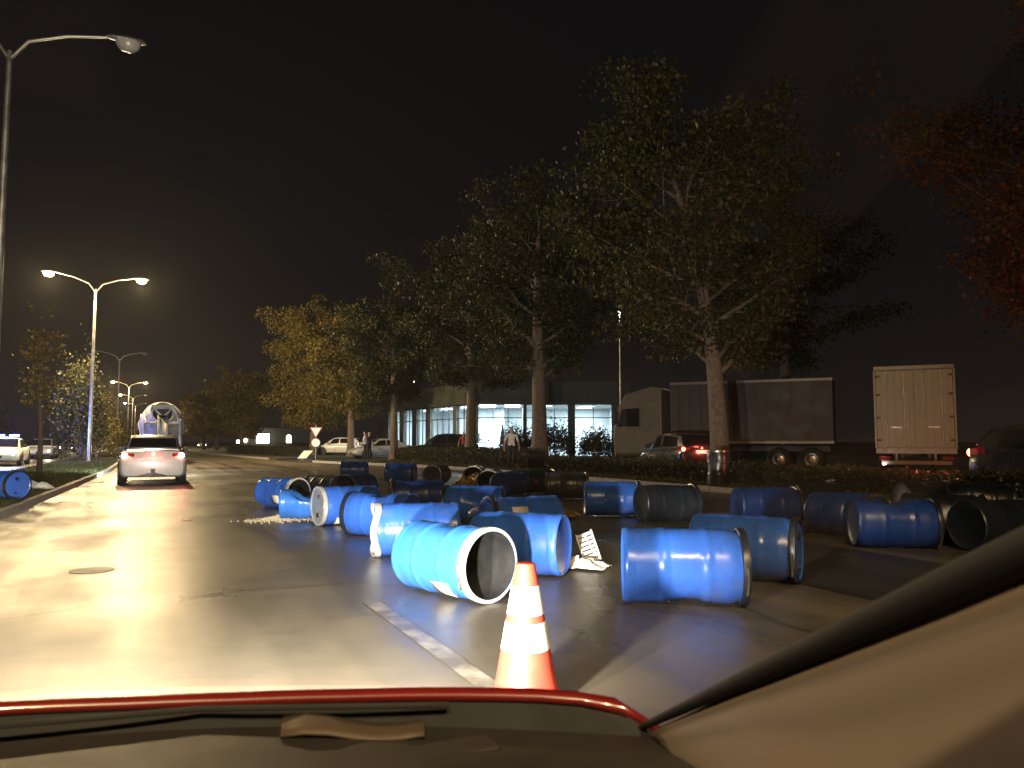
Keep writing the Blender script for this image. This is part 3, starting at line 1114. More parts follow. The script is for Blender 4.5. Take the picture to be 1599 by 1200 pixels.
q.hexa([(-.05, -4.20, 2.72), (.05, -4.20, 2.72), (.05, -4.0, 2.72), (-.05, -4.0, 2.72), (-.36, -4.36, 3.05), (.36, -4.36, 3.05), (.36, -4.2, 3.05), (-.36, -4.2, 3.05)])
q.build('hopper_mouth', BLACK, mx_)
q = MB()
q.loft([[(x, y, z + .18 * (abs(x) / .28) ** 2) for x in (-.28, -.15, 0, .15, .28)] for y, z in ((-3.9, 2.55), (-4.35, 1.9), (-4.75, 1.3))], closed=False, cap=False)
ch = q.build('chute', MIXP, mx_, smooth=50)
sd_ = ch.modifiers.new('solid', 'SOLIDIFY')
sd_.thickness = .02
q = MB()
q.box((0, -4.3, .62), (2.3, .1, .16))
q.build('bumper', TRK, mx_, bevel=.01)
for sgn in (-1, 1):
    q = MB()
    q.box((sgn * .9, -4.36, .80), (.38, .06, .13))
    q.build('tail_light', E('dim_tail', (1.0, .1, .05), 2.0), mx_, bevel=.01)
    q = MB()
    q.box((sgn * 1.02, -3.55, .55), (.5, .03, .6))
    q.build('mud_flap', BLACK, mx_)
q = MB()
q.loft([[(-1.2, 2.9, z), (1.2, 2.9, z), (1.2, 4.9 - s1, z), (-1.2, 4.9 - s1, z)] for z, s1 in ((.8, 0), (1.9, 0), (2.9, .25), (3.0, .4))])
q.build('cab', WHITE, mx_, bevel=.05)
for sgn in (-1, 1):
    q = MB()
    q.box((sgn * 1.36, 4.5, 2.2), (.1, .12, .5))
    q.build('wing_mirror', BLACK, mx_, bevel=.02)

# ------------------------------------------------------------------ box truck, seen from behind
BOXP = M('box_truck_panel', (0.36, 0.30, 0.18), 0.45, 0.1, var=.25, scale=1.6, dirt=(.19, .15, .085))
BOXD = M('box_truck_rail', (0.22, 0.19, 0.14), 0.45, .4, var=.3)
bt = empty('box_truck', (24.1, 18.2, 0), R(-51), 'box truck with pale ribbed rear doors facing the road', 'truck')
q = MB()
q.box((0, 3.56, 2.42), (2.46, 7.0, 2.90))
q.build('cargo_box', BOXP, bt, bevel=.02)
for sgn in (-1, 1):
    q = MB()
    q.box((sgn * .605, .03, 2.40), (1.17, .05, 2.68))
    d = q.build('rear_door', BOXP, bt, bevel=.008)
    for k in range(5):
        q = MB()
        q.box((sgn * (.15 + k * .225), -.002, 2.40), (.045, .022, 2.55))
        q.build('rib', BOXP, d, bevel=.004)
    for xx in (.30, .86):
        q = MB()
        q.tube([(sgn * xx, -.03, 1.05), (sgn * xx, -.03, 3.72)], .017, 8)
        q.build('lock_bar', GALV, d, smooth=50)
    q = MB()
    q.box((sgn * .58, -.045, 1.75), (.34, .025, .04))
    q.build('lock_handle', GALV, d)
    for zz in (1.3, 2.1, 2.9, 3.55):
        q = MB()
        q.box((sgn * 1.16, -.012, zz), (.18, .035, .075))
        q.build('hinge', BLACK, d, bevel=.006)
for nm, cc, dd in (('top_rail', (0, .0, 3.84), (2.5, .10, .14)), ('sill', (0, .0, .93), (2.5, .12, .20)), ('corner_post', (-1.235, .0, 2.38), (.07, .10, 2.76)), ('corner_post', (1.235, .0, 2.38), (.07, .10, 2.76))):
    q = MB()
    q.box(cc, dd)
    q.build(nm, BOXD, bt, bevel=.008)
q = MB()
q.box((0, .15, .52), (2.2, .10, .14))
q.box((-.6, .5, .72), (.08, .7, .3))
q.box((.6, .5, .72), (.08, .7, .3))
q.build('underrun_bar', BOXD, bt, bevel=.01)
for sgn in (-1, 1):
    q = MB()
    q.box((sgn * .98, .07, .68), (.36, .07, .13))
    q.build('tail_light', TAIL, bt, bevel=.01)
    wheel(bt, sgn * .95, 2.0, .48, .5)
    wheel(bt, sgn * .98, 7.9, .48, .3)
q = MB()
q.box((-.42, 4, .78), (.12, 7.6, .22))
q.box((.42, 4, .78), (.12, 7.6, .22))
q.build('chassis', TRK, bt)
q = MB()
q.loft([[(-1.15, 7.25, z), (1.15, 7.25, z), (1.15, 9.2 - s1, z), (-1.15, 9.2 - s1, z)] for z, s1 in ((.6, 0), (1.6, 0), (2.6, .3), (2.75, .5))])
q.build('cab', WHITE, bt, bevel=.05)
q = MB()
q.box((-1.0, -.02, .47), (.09, .03, .05))
q.build('marker_lamp', E('marker_white', (1.0, .96, .88), 40.0), bt, bevel=.01)

# ------------------------------------------------------------------ articulated lorry parked behind the trees
CURT = M('trailer_curtain', (0.055, 0.036, 0.022), 0.55, var=.3, scale=1.4, bump=.2, bscale=6)
lo = empty('curtain_lorry', (24.6, 26.4, 0), R(40), 'dark brown-sided lorry with a dim cab, parked behind the orange-lit trunk', 'lorry')
q = MB()
q.box((0, .2, 2.55), (2.5, 6.8, 2.7))
tr_ = q.build('trailer', CURT, lo, bevel=.03)
for k in range(14):
    q = MB()
    q.box((-1.262, -2.95 + k * .48, 2.55), (.028, .10, 2.5))
    q.build('curtain_strap', CURT, tr_, bevel=.006)
for nm, z in (('top_rail', 3.86), ('side_rail', 1.22)):
    q = MB()
    q.box((-1.265, .2, z), (.05, 6.8, .11))
    q.build(nm, BOXD, tr_)
for yy in (-2.3, -1.0):
    for xx in (-1.0, 1.0):
        wheel(lo, xx, yy, .5, .4)
CAB = M('lorry_cab_paint', (0.15, 0.12, 0.08), .4, coat=.4)
q = MB()
prof = [(-1.0, .55), (1.25, .55), (1.32, 1.4), (1.28, 1.9), (1.0, 3.0), (.7, 3.45), (-.6, 3.75), (-1.0, 3.7)]
q.loft([[(x, 5.0 + y * (1 if abs(x) < 1.2 else .97), z) for y, z in prof] for x in (-1.22, -1.15, 1.15, 1.22)])
cabo = q.build('cab', CAB, lo, bevel=.04)
for sgn in (-1, 1):
    q = MB()
    q.hexa([(sgn * 1.235 + k, 5.0 + y, z) for k, pp in ((-.012, 0), (.012, 0)) for y, z in ((.05, 1.95), (1.08, 1.95), (.86, 2.75), (.05, 2.8))])
    q.build('side_window', CGLASS, cabo)
    q = MB()
    q.box((sgn * 1.40, 6.1, 2.35), (.10, .2, .62))
    q.build('wing_mirror', BLACK, cabo, bevel=.02)
    wheel(lo, sgn * 1.0, 5.35, .5, .32)
q = MB()
q.hexa([(-1.08, 6.27, 1.95), (1.08, 6.27, 1.95), (1.05, 5.98, 3.0), (-1.05, 5.98, 3.0), (-1.08, 6.30, 1.95), (1.08, 6.30, 1.95), (1.05, 6.02, 3.0), (-1.05, 6.02, 3.0)])
q.build('windscreen', CGLASS, cabo)
q = MB()
q.box((-.42, 1.2, .95), (.12, 8.4, .25))
q.box((.42, 1.2, .95), (.12, 8.4, .25))
q.build('chassis', TRK, lo)

# ------------------------------------------------------------------ lit car showroom
WALLM = M('showroom_wall', (0.11, 0.115, 0.10), 0.7, var=.2, scale=1.2)
FASC = M('showroom_fascia', (0.06, 0.065, 0.055), 0.6, var=.2, scale=1.0)
FRAME = M('window_frame', (0.03, 0.034, 0.036), 0.4, .3)
INWALL = M('showroom_inner_wall', (0.62, 0.70, 0.74), 0.6, var=.08, scale=.8)
INFLOOR = M('showroom_floor', (0.45, 0.47, 0.48), 0.25, var=.1)
PANE = glass_mat('window_pane', (.96, .98, .98), .02)
PANELE = E('ceiling_panel_lit', (.82, .95, 1.0), 9.0)

Cn = Vector((22.0, 53.7))
Rn = Vector((32.6, 48.7))
Ln = Vector((20.4, 74.0))
show = empty('showroom', (Cn.x, Cn.y, 0), 0, 'car showroom with tall lit windows behind the tree row', 'building')


def facade(A, B, bays, gap_m, depthn):
    """bays: list of (start, end) metres along A->B; depthn: unit vector inwards"""
    d = (B - A)
    L = d.length
    d = d.normalized()
    ang = math.atan2(d.y, d.x)

    def at2(u, dep, z):
        p = A + d * u + depthn * dep - Cn
        return (p.x, p.y, z)
    top = 4.1
    # piers between the bays
    edges = [0.0] + [v for b2_ in bays for v in b2_] + [L]
    for i in range(0, len(edges), 2):
        a, b3 = edges[i], edges[i + 1]
        if b3 - a > .05:
            q2 = MB()
            q2.box(at2((a + b3) / 2, .15, 2.05), (b3 - a, .34, 4.1), rz=ang)
            q2.build('pier', WALLM, show)
    q2 = MB()
    q2.box(at2(L / 2, .1, 4.92), (L + .5, .6, 1.64), rz=ang)
    fs = q2.build('fascia', FASC, show, bevel=.02)
    for a, b3 in bays:
        q2 = MB()
        wd = b3 - a
        n = max(1, round(wd / 1.25))
        for k in range(n + 1):
            q2.box(at2(a + wd * k / n, .16, 2.1), (.055, .09, 4.0), rz=ang)
        for z in (.14, 3.05, 4.06):
            q2.box(at2((a + b3) / 2, .16, z), (wd, .085, .07), rz=ang)
        wf = q2.build('window', FRAME, show)
        for k in range(n):
            for z0, z1 in ((.18, 3.01), (3.09, 4.02)):
                q3 = MB()
                q3.box(at2(a + wd * (k + .5) / n, .16, (z0 + z1) / 2), (wd / n - .06, .012, z1 - z0), rz=ang)
                q3.build('pane', PANE, wf)


dn1 = Vector((-(Rn - Cn).y, (Rn - Cn).x)).normalized()
if dn1.y < 0:
    dn1 = -dn1
dn2 = Vector((1, .08)).normalized()
facade(Cn, Rn, [(.5, 3.9), (4.15, 7.3), (7.8, 10.6)], 0, dn1)
facade(Cn, Ln, [(.5, 2.6), (3.2, 7.6), (8.6, 10.6), (11.6, 13.6), (14.6, 17.4)], 0, dn2)
rel = lambda p: (p.x - Cn.x, p.y - Cn.y)
out = [Cn + Vector((.2, .15)), Rn + Vector((-.1, .3)), Rn + dn1 * 16, Ln + Vector((14, 2)), Ln + Vector((.2, -.1))]
q = MB()
q.poly([rel(p) for p in out], -.02, .14)
q.build('floor', INFLOOR, show)
q = MB()
q.poly([rel(p) for p in out], 4.16, 5.55)
q.build('ceiling', M('showroom_ceiling', (.55, .58, .58), .7), show)
q = MB()
a1, b1 = Cn + dn1 * 9.5, Rn + dn1 * 9.5
q.box((*(rel((a1 + b1) / 2 + Vector((2.5, 0)))), 2.15), ((b1 - a1).length + 4, .2, 4.0), rz=math.atan2((b1 - a1).y, (b1 - a1).x))
a2, b2x = Rn, Rn + dn1 * 9.3
q.box((*(rel((a2 + b2x) / 2)), 2.15), ((b2x - a2).length, .2, 4.0), rz=math.atan2((b2x - a2).y, (b2x - a2).x))
p3 = Cn + (Rn - Cn).normalized() * 4.02
q.box((*(rel(p3 + dn1 * 3.2)), 2.15), (6.0, .16, 4.0), rz=math.atan2(dn1.y, dn1.x))
q.box((*(rel(Ln + Vector((6.5, -5)))), 2.15), (.2, 18, 4.0), rz=R(4))
q.box((*(rel(Ln + Vector((7.0, -1.2)))), 2.15), (13.4, .2, 4.0), rz=R(8))
q.build('inner_wall', INWALL, show)
for i, (u, dep, pw) in enumerate(((1.1, 2.2, 360), (3.1, 2.2, 360), (1.1, 5.4, 420), (3.1, 5.4, 420), (5.7, 4.4, 230), (9.2, 5.2, 230), (9.2, 7.8, 320))):
    p = Cn + (Rn - Cn).normalized() * u + dn1 * dep
    q = MB()
    q.box((*rel(p), 4.12), (1.2, .6, .05), rz=math.atan2((Rn - Cn).y, (Rn - Cn).x))
    pn = q.build('ceiling_light', PANELE if pw > 240 else E('ceiling_panel_dim', (.82, .95, 1.0), 2.0), show)
    light('panel_light', 'AREA', (*rel(p), 4.05), pw, COOLW, pn, size=1.0)
for u, pw in ((2, 800), (6, 500), (10, 400), (14, 400)):
    p = Cn + (Ln - Cn).normalized() * u + dn2 * 2.6
    q = MB()
    q.box((*rel(p), 4.12), (.6, 1.2, .05))
    pn = q.build('ceiling_light', PANELE, show)
    light('panel_light', 'AREA', (*rel(p), 4.05), pw, COOLW, pn, size=1.0)
# furnishing seen through the glass: a row of low spotlights and a pillar banner
for k in range(7):
    p = Cn + (Rn - Cn).normalized() * (7.9 + k * .38) + dn1 * 3.2
    q = MB()
    q.lathe([(.0, .08), (.09, .06), (.12, 0), (.1, -.05), (0, -.06)], 12)
    o = q.build('spotlight', E('spot_lit', (.95, 1.0, 1.0), 14.0), show, smooth=50)
    o.location = (*rel(p), 2.35 + .25 * math.sin(k * 1.3))
q = MB()
p = Cn + (Rn - Cn).normalized() * 2.3 + dn1 * 1.4
q.lathe([(.2, .14), (.2, .17), (.03, .2), (.03, 2.3), (.0, 2.32)], 12)
q.hexa([(-.22, -.02, 1.0), (.22, -.02, 1.0), (.22, .02, 1.0), (-.22, .02, 1.0), (-.02, -.02, 2.6), (.1, -.02, 2.6), (.1, .02, 2.6), (-.02, .02, 2.6)])
o = tag(q.build('banner_stand', DARKP), 'narrow dark banner stand inside the brightest showroom bay', 'banner')
o.location = (p.x, p.y, 0)

# ------------------------------------------------------------------ far roadside kiosk with lit windows
KW = M('kiosk_wall', (.30, .29, .26), .7, var=.2)
ks = empty('kiosk', (18.2, 125.0, 0), R(-8), 'distant low building with a white and a yellow lit window', 'building')
q = MB()
q.box((0, 2, 1.7), (10.5, 4, 3.4))
q.build('wall', KW, ks, bevel=.02)
q = MB()
q.box((0, 1.8, 3.5), (11.2, 4.8, .25))
q.build('roof', FASC, ks, bevel=.03)
q = MB()
q.box((-2.0, -.02, 1.75), (2.1, .08, 1.7))
wf = q.build('window', FRAME, ks)
for k in range(2):
    q = MB()
    q.box((-2.5 + k, -.08, 1.75), (.92, .03, 1.5))
    q.build('pane', E('kiosk_window_white', (1.0, .98, .92), 5.0), wf)
q = MB()
pts = [(-.45, 1.0), (.45, 1.0), (.45, 2.0)] + [(.45 * math.cos(a), 2.0 + .45 * math.sin(a)) for a in [PI * k / 8 for k in range(1, 8)]] + [(-.45, 2.0)]
q.loft([[(1.9 + x, y, z) for x, z in pts] for y in (-.07, .05)])
wf = q.build('window', FRAME, ks)
q = MB()
q.loft([[(1.9 + x * .88, y, 1.55 + (z - 1.55) * .9) for x, z in pts] for y in (-.10, -.05)])
q.build('pane', E('kiosk_window_yellow', (1.0, .86, .42), 4.5), wf)
for k, (dx, s_) in enumerate(((-4.6, 9.0), (-5.6, 6.0))):
    q = MB()
    q.box((dx, -.1, 1.45 - .2 * k), (.5, .06, .5))
    q.build('lit_sign', E('kiosk_sign_%d' % k, (1.0, .95, .85), s_), ks, bevel=.03)
light('window_light', 'POINT', (-2, -1.5, 1.8), 40, WARMW, ks, size=.4)

# ------------------------------------------------------------------ give way sign
ys = empty('yield_sign', (10.3, 52.9, .0), R(-14), 'white triangular yield sign above a round white sign on a post', 'traffic sign')
q = MB()
q.tube([(0, 0, 0), (0, 0, 2.35)], .035, 10)
q.build('pole', GALV, ys, smooth=50)


def tri(s1, z):
    return [(-s1, z + s1 * .58), (s1, z + s1 * .58), (0, z - s1 * 1.16)]


RETRO = M('retroreflective_white', (.88, .88, .86), .35, var=.05, emit=(1, .98, .95), estr=0.0)
q = MB()
q.loft([[(x, y, z) for x, z in tri(.42, 1.98)] for y in (-.045, -.06)])
tp = q.build('triangle_plate', M('sign_red', (.5, .02, .02), .4), ys, bevel=.01)
q = MB()
q.loft([[(x, y, z) for x, z in tri(.34, 1.98)] for y in (-.066, -.06)])
q.build('white_field', RETRO, tp)
q = MB()
q.T = Matrix.Translation((0, -.05, 1.18)) @ Matrix.Rotation(R(90), 4, 'X')
q.lathe([(0, .012), (.28, .012), (.28, -.006), (0, -.006)], 28)
q.build('round_plate', RETRO, ys)

tp = MB()
tp.hexa([(-.55, -.25, .0), (.55, -.25, .0), (.55, .35, .0), (-.55, .35, .0), (-.55, -.25, .08), (.55, -.25, .08), (.55, .35, .08), (-.55, .35, .08)], 1)
tp.hexa([(-.5, -.2, .08), (.1, -.2, .08), (.1, -.16, .08), (-.5, -.16, .08), (-.05, .1, .62), (.55, .1, .62), (.55, .14, .62), (-.05, .14, .62)], 0)
tp.hexa([(.2, .05, .08), (.3, .05, .08), (.3, .15, .08), (.2, .15, .08), (.2, .08, .45), (.3, .08, .45), (.3, .12, .45), (.2, .12, .45)], 1)
o = tag(tp.build('road_board', [RETRO, DARKP]), 'slanted white board on a dark base below the yield sign', 'road sign')
o.location = (10.0, 55.2, .0)
o.rotation_euler = (0, 0, R(-12))

# ------------------------------------------------------------------ people
SKIN = M('skin', (.42, .26, .18), .55, var=.1)
HAIR = M('hair_dark', (.02, .015, .012), .6)
SHOE = M('shoes', (.02, .02, .02), .6)


def person(label, loc, heading, shirt, trousers, arms=((.02, .10), (.02, .10)), step=.10, hgt=1.74):
    """one continuous body grown round a skeleton; shirt, trousers, skin and shoes follow the height and the limbs"""
    s = hgt / 1.74
    V, Ed, Rd = [], [], []

    def v(x, y, z, r, par=None, r2=None):
        V.append((x * s, y * s, z * s))
        Rd.append((r * s, (r2 or r) * s))
        if par is not None:
            Ed.append((par, len(V) - 1))
        return len(V) - 1
    pel = v(0, 0, .96, .150, None, .105)
    ab = v(0, .0, 1.12, .140, pel, .10)
    chs = v(0, .0, 1.32, .165, ab, .11)
    nk0 = v(0, -.005, 1.46, .075, chs)
    nk = v(0, .005, 1.525, .055, nk0)
    hd = v(0, .02, 1.60, .078, nk, .088)
    hd2 = v(0, .02, 1.68, .080, hd, .092)
    v(0, .005, 1.73, .05, hd2)
    hands = []
    for sg, (fw_, outw) in zip((-1, 1), arms):
        sh = v(sg * .19, -.005, 1.42, .062, chs)
        el = v(sg * (.235 + outw * .6), -.02 + fw_ * .5, 1.15, .045, sh)
        wr = v(sg * (.245 + outw), .04 + fw_, .92, .030, el)
        pa = v(sg * (.245 + outw), .06 + fw_, .85, .034, wr, .020)
        hands.append(pa)
        for k in range(4):
            ff = v(sg * (.25 + outw), .06 + fw_ + (k - 1.5) * .020, .785, .010, pa)
            v(sg * (.235 + outw), .07 + fw_ + (k - 1.5) * .020, .735 + .012 * abs(k - 1.4), .008, ff)
        t1 = v(sg * (.235 + outw), .105 + fw_, .82, .011, pa)
        v(sg * (.225 + outw), .125 + fw_, .785, .009, t1)
    for sg in (-1, 1):
        st = sg * step
        hp = v(sg * .095, 0, .90, .092, pel)
        kn = v(sg * .10, st * .5 + .02, .49, .060, hp)
        an = v(sg * .105, st - .02, .09, .042, kn)
        hl = v(sg * .105, st - .03, .045, .042, an)
        v(sg * .12, st + .15, .035, .036, hl)
    me = bpy.data.meshes.new('body')
    me.from_pydata(V, Ed, [])
    tmp = bpy.data.objects.new('body_rig', me)
    C.objects.link(tmp)
    md = tmp.modifiers.new('skin', 'SKIN')
    md.use_smooth_shade = True
    for i, r in enumerate(Rd):
        me.skin_vertices[0].data[i].radius = r
        me.skin_vertices[0].data[i].use_root = (i == 0)
    sb = tmp.modifiers.new('sub', 'SUBSURF')
    sb.levels = sb.render_levels = 1
    dg = bpy.context.evaluated_depsgraph_get()
    m2 = bpy.data.meshes.new_from_object(tmp.evaluated_get(dg))
    bpy.data.objects.remove(tmp)
    m2.name = 'body'
    for q2 in (shirt, trousers, SKIN, SHOE):
        m2.materials.append(q2)
    for p in m2.polygons:
        c2 = p.center / s
        if c2.z > 1.49:
            k = 2
        elif abs(c2.x) > .2 and c2.z < 1.2:
            k = 2
        elif c2.z > .98:
            k = 0
        elif c2.z > .08:
            k = 1
        else:
            k = 3
        p.material_index = k
        p.use_smooth = True
    root = empty('person', loc, heading, label, 'person', 'people standing along the verge')
    b0 = bpy.data.objects.new('body', m2)
    C.objects.link(b0)
    b0.parent = root
    q2 = MB()
    rings = []
    for i in range(7):
        t = i / 6
        z = 1.60 + .155 * t
        rr = .093 * math.cos(t * 1.45) ** .6
        rings.append([(rr * math.cos(a) * .95 * s, (-.005 + rr * 1.1 * math.sin(a) - (.022 if t < .55 else 0)) * s, z * s) for a in [2 * PI * k / 14 for k in range(14)]])
    q2.loft(rings)
    q2.build('hair', HAIR, root, smooth=70)
    q2 = MB()
    q2.hexa([((-.012) * s, .095 * s, 1.60 * s), (.012 * s, .095 * s, 1.60 * s), (.012 * s, .12 * s, 1.60 * s), (-.012 * s, .12 * s, 1.60 * s),
             (-.006 * s, .09 * s, 1.65 * s), (.006 * s, .09 * s, 1.65 * s), (.006 * s, .10 * s, 1.65 * s), (-.006 * s, .10 * s, 1.65 * s)])
    q2.build('nose', SKIN, root, bevel=.003)
    return root


TEEW = M('cloth_white', (.72, .68, .60), .85, var=.1, scale=4)
TEER = M('cloth_red', (.30, .05, .05), .85, var=.15)
TROU = M('cloth_dark', (.022, .020, .022), .9, var=.2)
JEAN = M('cloth_denim', (.04, .05, .08), .9, var=.2)
person('person in a white T-shirt and dark trousers before the brightest showroom window', (13.35, 28.3, .10), R(160), TEEW, TROU, ((.05, .06), (.0, .05)), .08)
person('person in a white top standing by the pale trunk near the road board', (11.7, 45.2, .10), R(60), TEEW, TROU, ((.12, .04), (.0, .06)), .12)
person('person in dark clothes beside the white-topped person', (12.3, 46.6, .10), R(200), TROU, TROU, ((.0, .05), (.04, .05)), .05)
person('person in a red top by the dark off-road car', (17.6, 44.2, .10), R(150), TEER, JEAN, ((.0, .06), (.08, .06)), .06)

# ------------------------------------------------------------------ spilled drums
DRUMB = M('drum_blue', (0.022, 0.115, 0.56), 0.28, dirt=(.030, .095, .38), scale=3.0, rvar=.10, bump=.06, bscale=14)
DRUMS_ = M('drum_sky_blue', (0.028, 0.17, 0.64), 0.30, dirt=(.036, .14, .46), scale=3.0, rvar=.08, bump=.06, bscale=14)
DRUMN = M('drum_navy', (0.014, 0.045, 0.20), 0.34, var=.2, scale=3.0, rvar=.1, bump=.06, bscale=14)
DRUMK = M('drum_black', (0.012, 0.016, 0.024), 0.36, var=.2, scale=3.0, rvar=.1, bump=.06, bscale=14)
DRUMG = M('drum_grey', (0.09, 0.085, 0.08), 0.33, .5, var=.3, scale=3.0, bump=.06, bscale=14)
for mm in (DRUMB, DRUMS_, DRUMN, DRUMK, DRUMG):
    n_, l_ = mm.node_tree.nodes, mm.node_tree.links
    bs = n_['Principled BSDF']
    src = bs.inputs['Base Color'].links[0].from_socket
    tx = n_.new('ShaderNodeTexCoord')
    a1_ = n_.new('ShaderNodeTexNoise')       # settled road dust
    a1_.inputs['Scale'].default_value = 2.2
    a1_.inputs['Detail'].default_value = 9
    a1_.inputs['Roughness'].default_value = 0.74
    l_.new(tx.outputs['Object'], a1_.inputs['Vector'])
    a2_ = n_.new('ShaderNodeTexNoise')       # fine scuffs
    a2_.inputs['Scale'].default_value = 38
    a2_.inputs['Detail'].default_value = 6
    a2_.inputs['Distortion'].default_value = 2.5
    l_.new(tx.outputs['Object'], a2_.inputs['Vector'])
    r1_ = n_.new('ShaderNodeMapRange')
    r1_.inputs[1].default_value, r1_.inputs[2].default_value, r1_.inputs[3].default_value, r1_.inputs[4].default_value = .50, .74, 0, .42
    l_.new(a1_.outputs[0], r1_.inputs[0])
    r2_ = n_.new('ShaderNodeMapRange')
    r2_.inputs[1].default_value, r2_.inputs[2].default_value, r2_.inputs[3].default_value, r2_.inputs[4].default_value = .60, .72, 0, .35
    l_.new(a2_.outputs[0], r2_.inputs[0])
    mxa = n_.new('ShaderNodeMath')
    mxa.operation = 'MAXIMUM'
    l_.new(r1_.outputs[0], mxa.inputs[0])
    l_.new(r2_.outputs[0], mxa.inputs[1])
    mc = n_.new('ShaderNodeMixRGB')
    mc.inputs[2].default_value = (.20, .19, .17, 1) if mm in (DRUMB, DRUMS_) else (.05, .045, .04, 1)
    l_.new(mxa.outputs[0], mc.inputs[0])
    l_.new(src, mc.inputs[1])
    l_.new(mc.outputs[0], bs.inputs['Base Color'])
DRUMI = M('drum_inside', (0.018, 0.018, 0.018), 0.6, var=.4, scale=4, dirt=(.008, .008, .008))
RINGM = M('clamp_ring_white', (0.62, 0.62, 0.60), 0.35, .35, var=.2, scale=6)
RINGG = M('clamp_ring_steel', (0.40, 0.38, 0.35), 0.3, .9, var=.2, scale=6)
LIDM = M('drum_lid_pale', (0.46, 0.48, 0.50), 0.32, .5, var=.25, scale=4)
PAPER = M('paper_label', (0.66, 0.62, 0.53), 0.7, var=.15, scale=8)
RAD, LEN = .29, .92


def dent(P, rg, amt):
    """push a few soft hollows into a drum wall"""
    P = np.array(P, float)
    for _ in range(3):
        a, z = rg.uniform(0, 2 * PI), rg.uniform(.15, .8) * LEN
        c0 = np.array([RAD * math.cos(a), RAD * math.sin(a), z])
        rad = np.hypot(P[:, 0], P[:, 1])
        Q = P.copy()
        Q[:, 0] *= RAD / np.maximum(rad, 1e-4)
        Q[:, 1] *= RAD / np.maximum(rad, 1e-4)
        d2 = ((Q - c0) ** 2).sum(1)
        P -= np.outer(np.exp(-d2 / (2 * .11 ** 2)) * np.clip(rad / (RAD * .88), 0, 1), np.array([math.cos(a), math.sin(a), 0])) * amt * rg.uniform(.4, 1)
    return P


def crush(P):
    P = np.array(P, float)
    t = P[:, 2] / LEN
    k = np.exp(-((t - .48) / .2) ** 2)
    top = np.clip(P[:, 1], 0, None)
    P[:, 1] -= top * (0.35 + .75 * k) * .95
    P[:, 0] *= 1 + .14 * k + .06
    P[:, 1] += .05 * np.sin(P[:, 0] * 16 + t * 5) * k
    P[:, 2] += .05 * np.sin(P[:, 0] * 9) * t
    return P


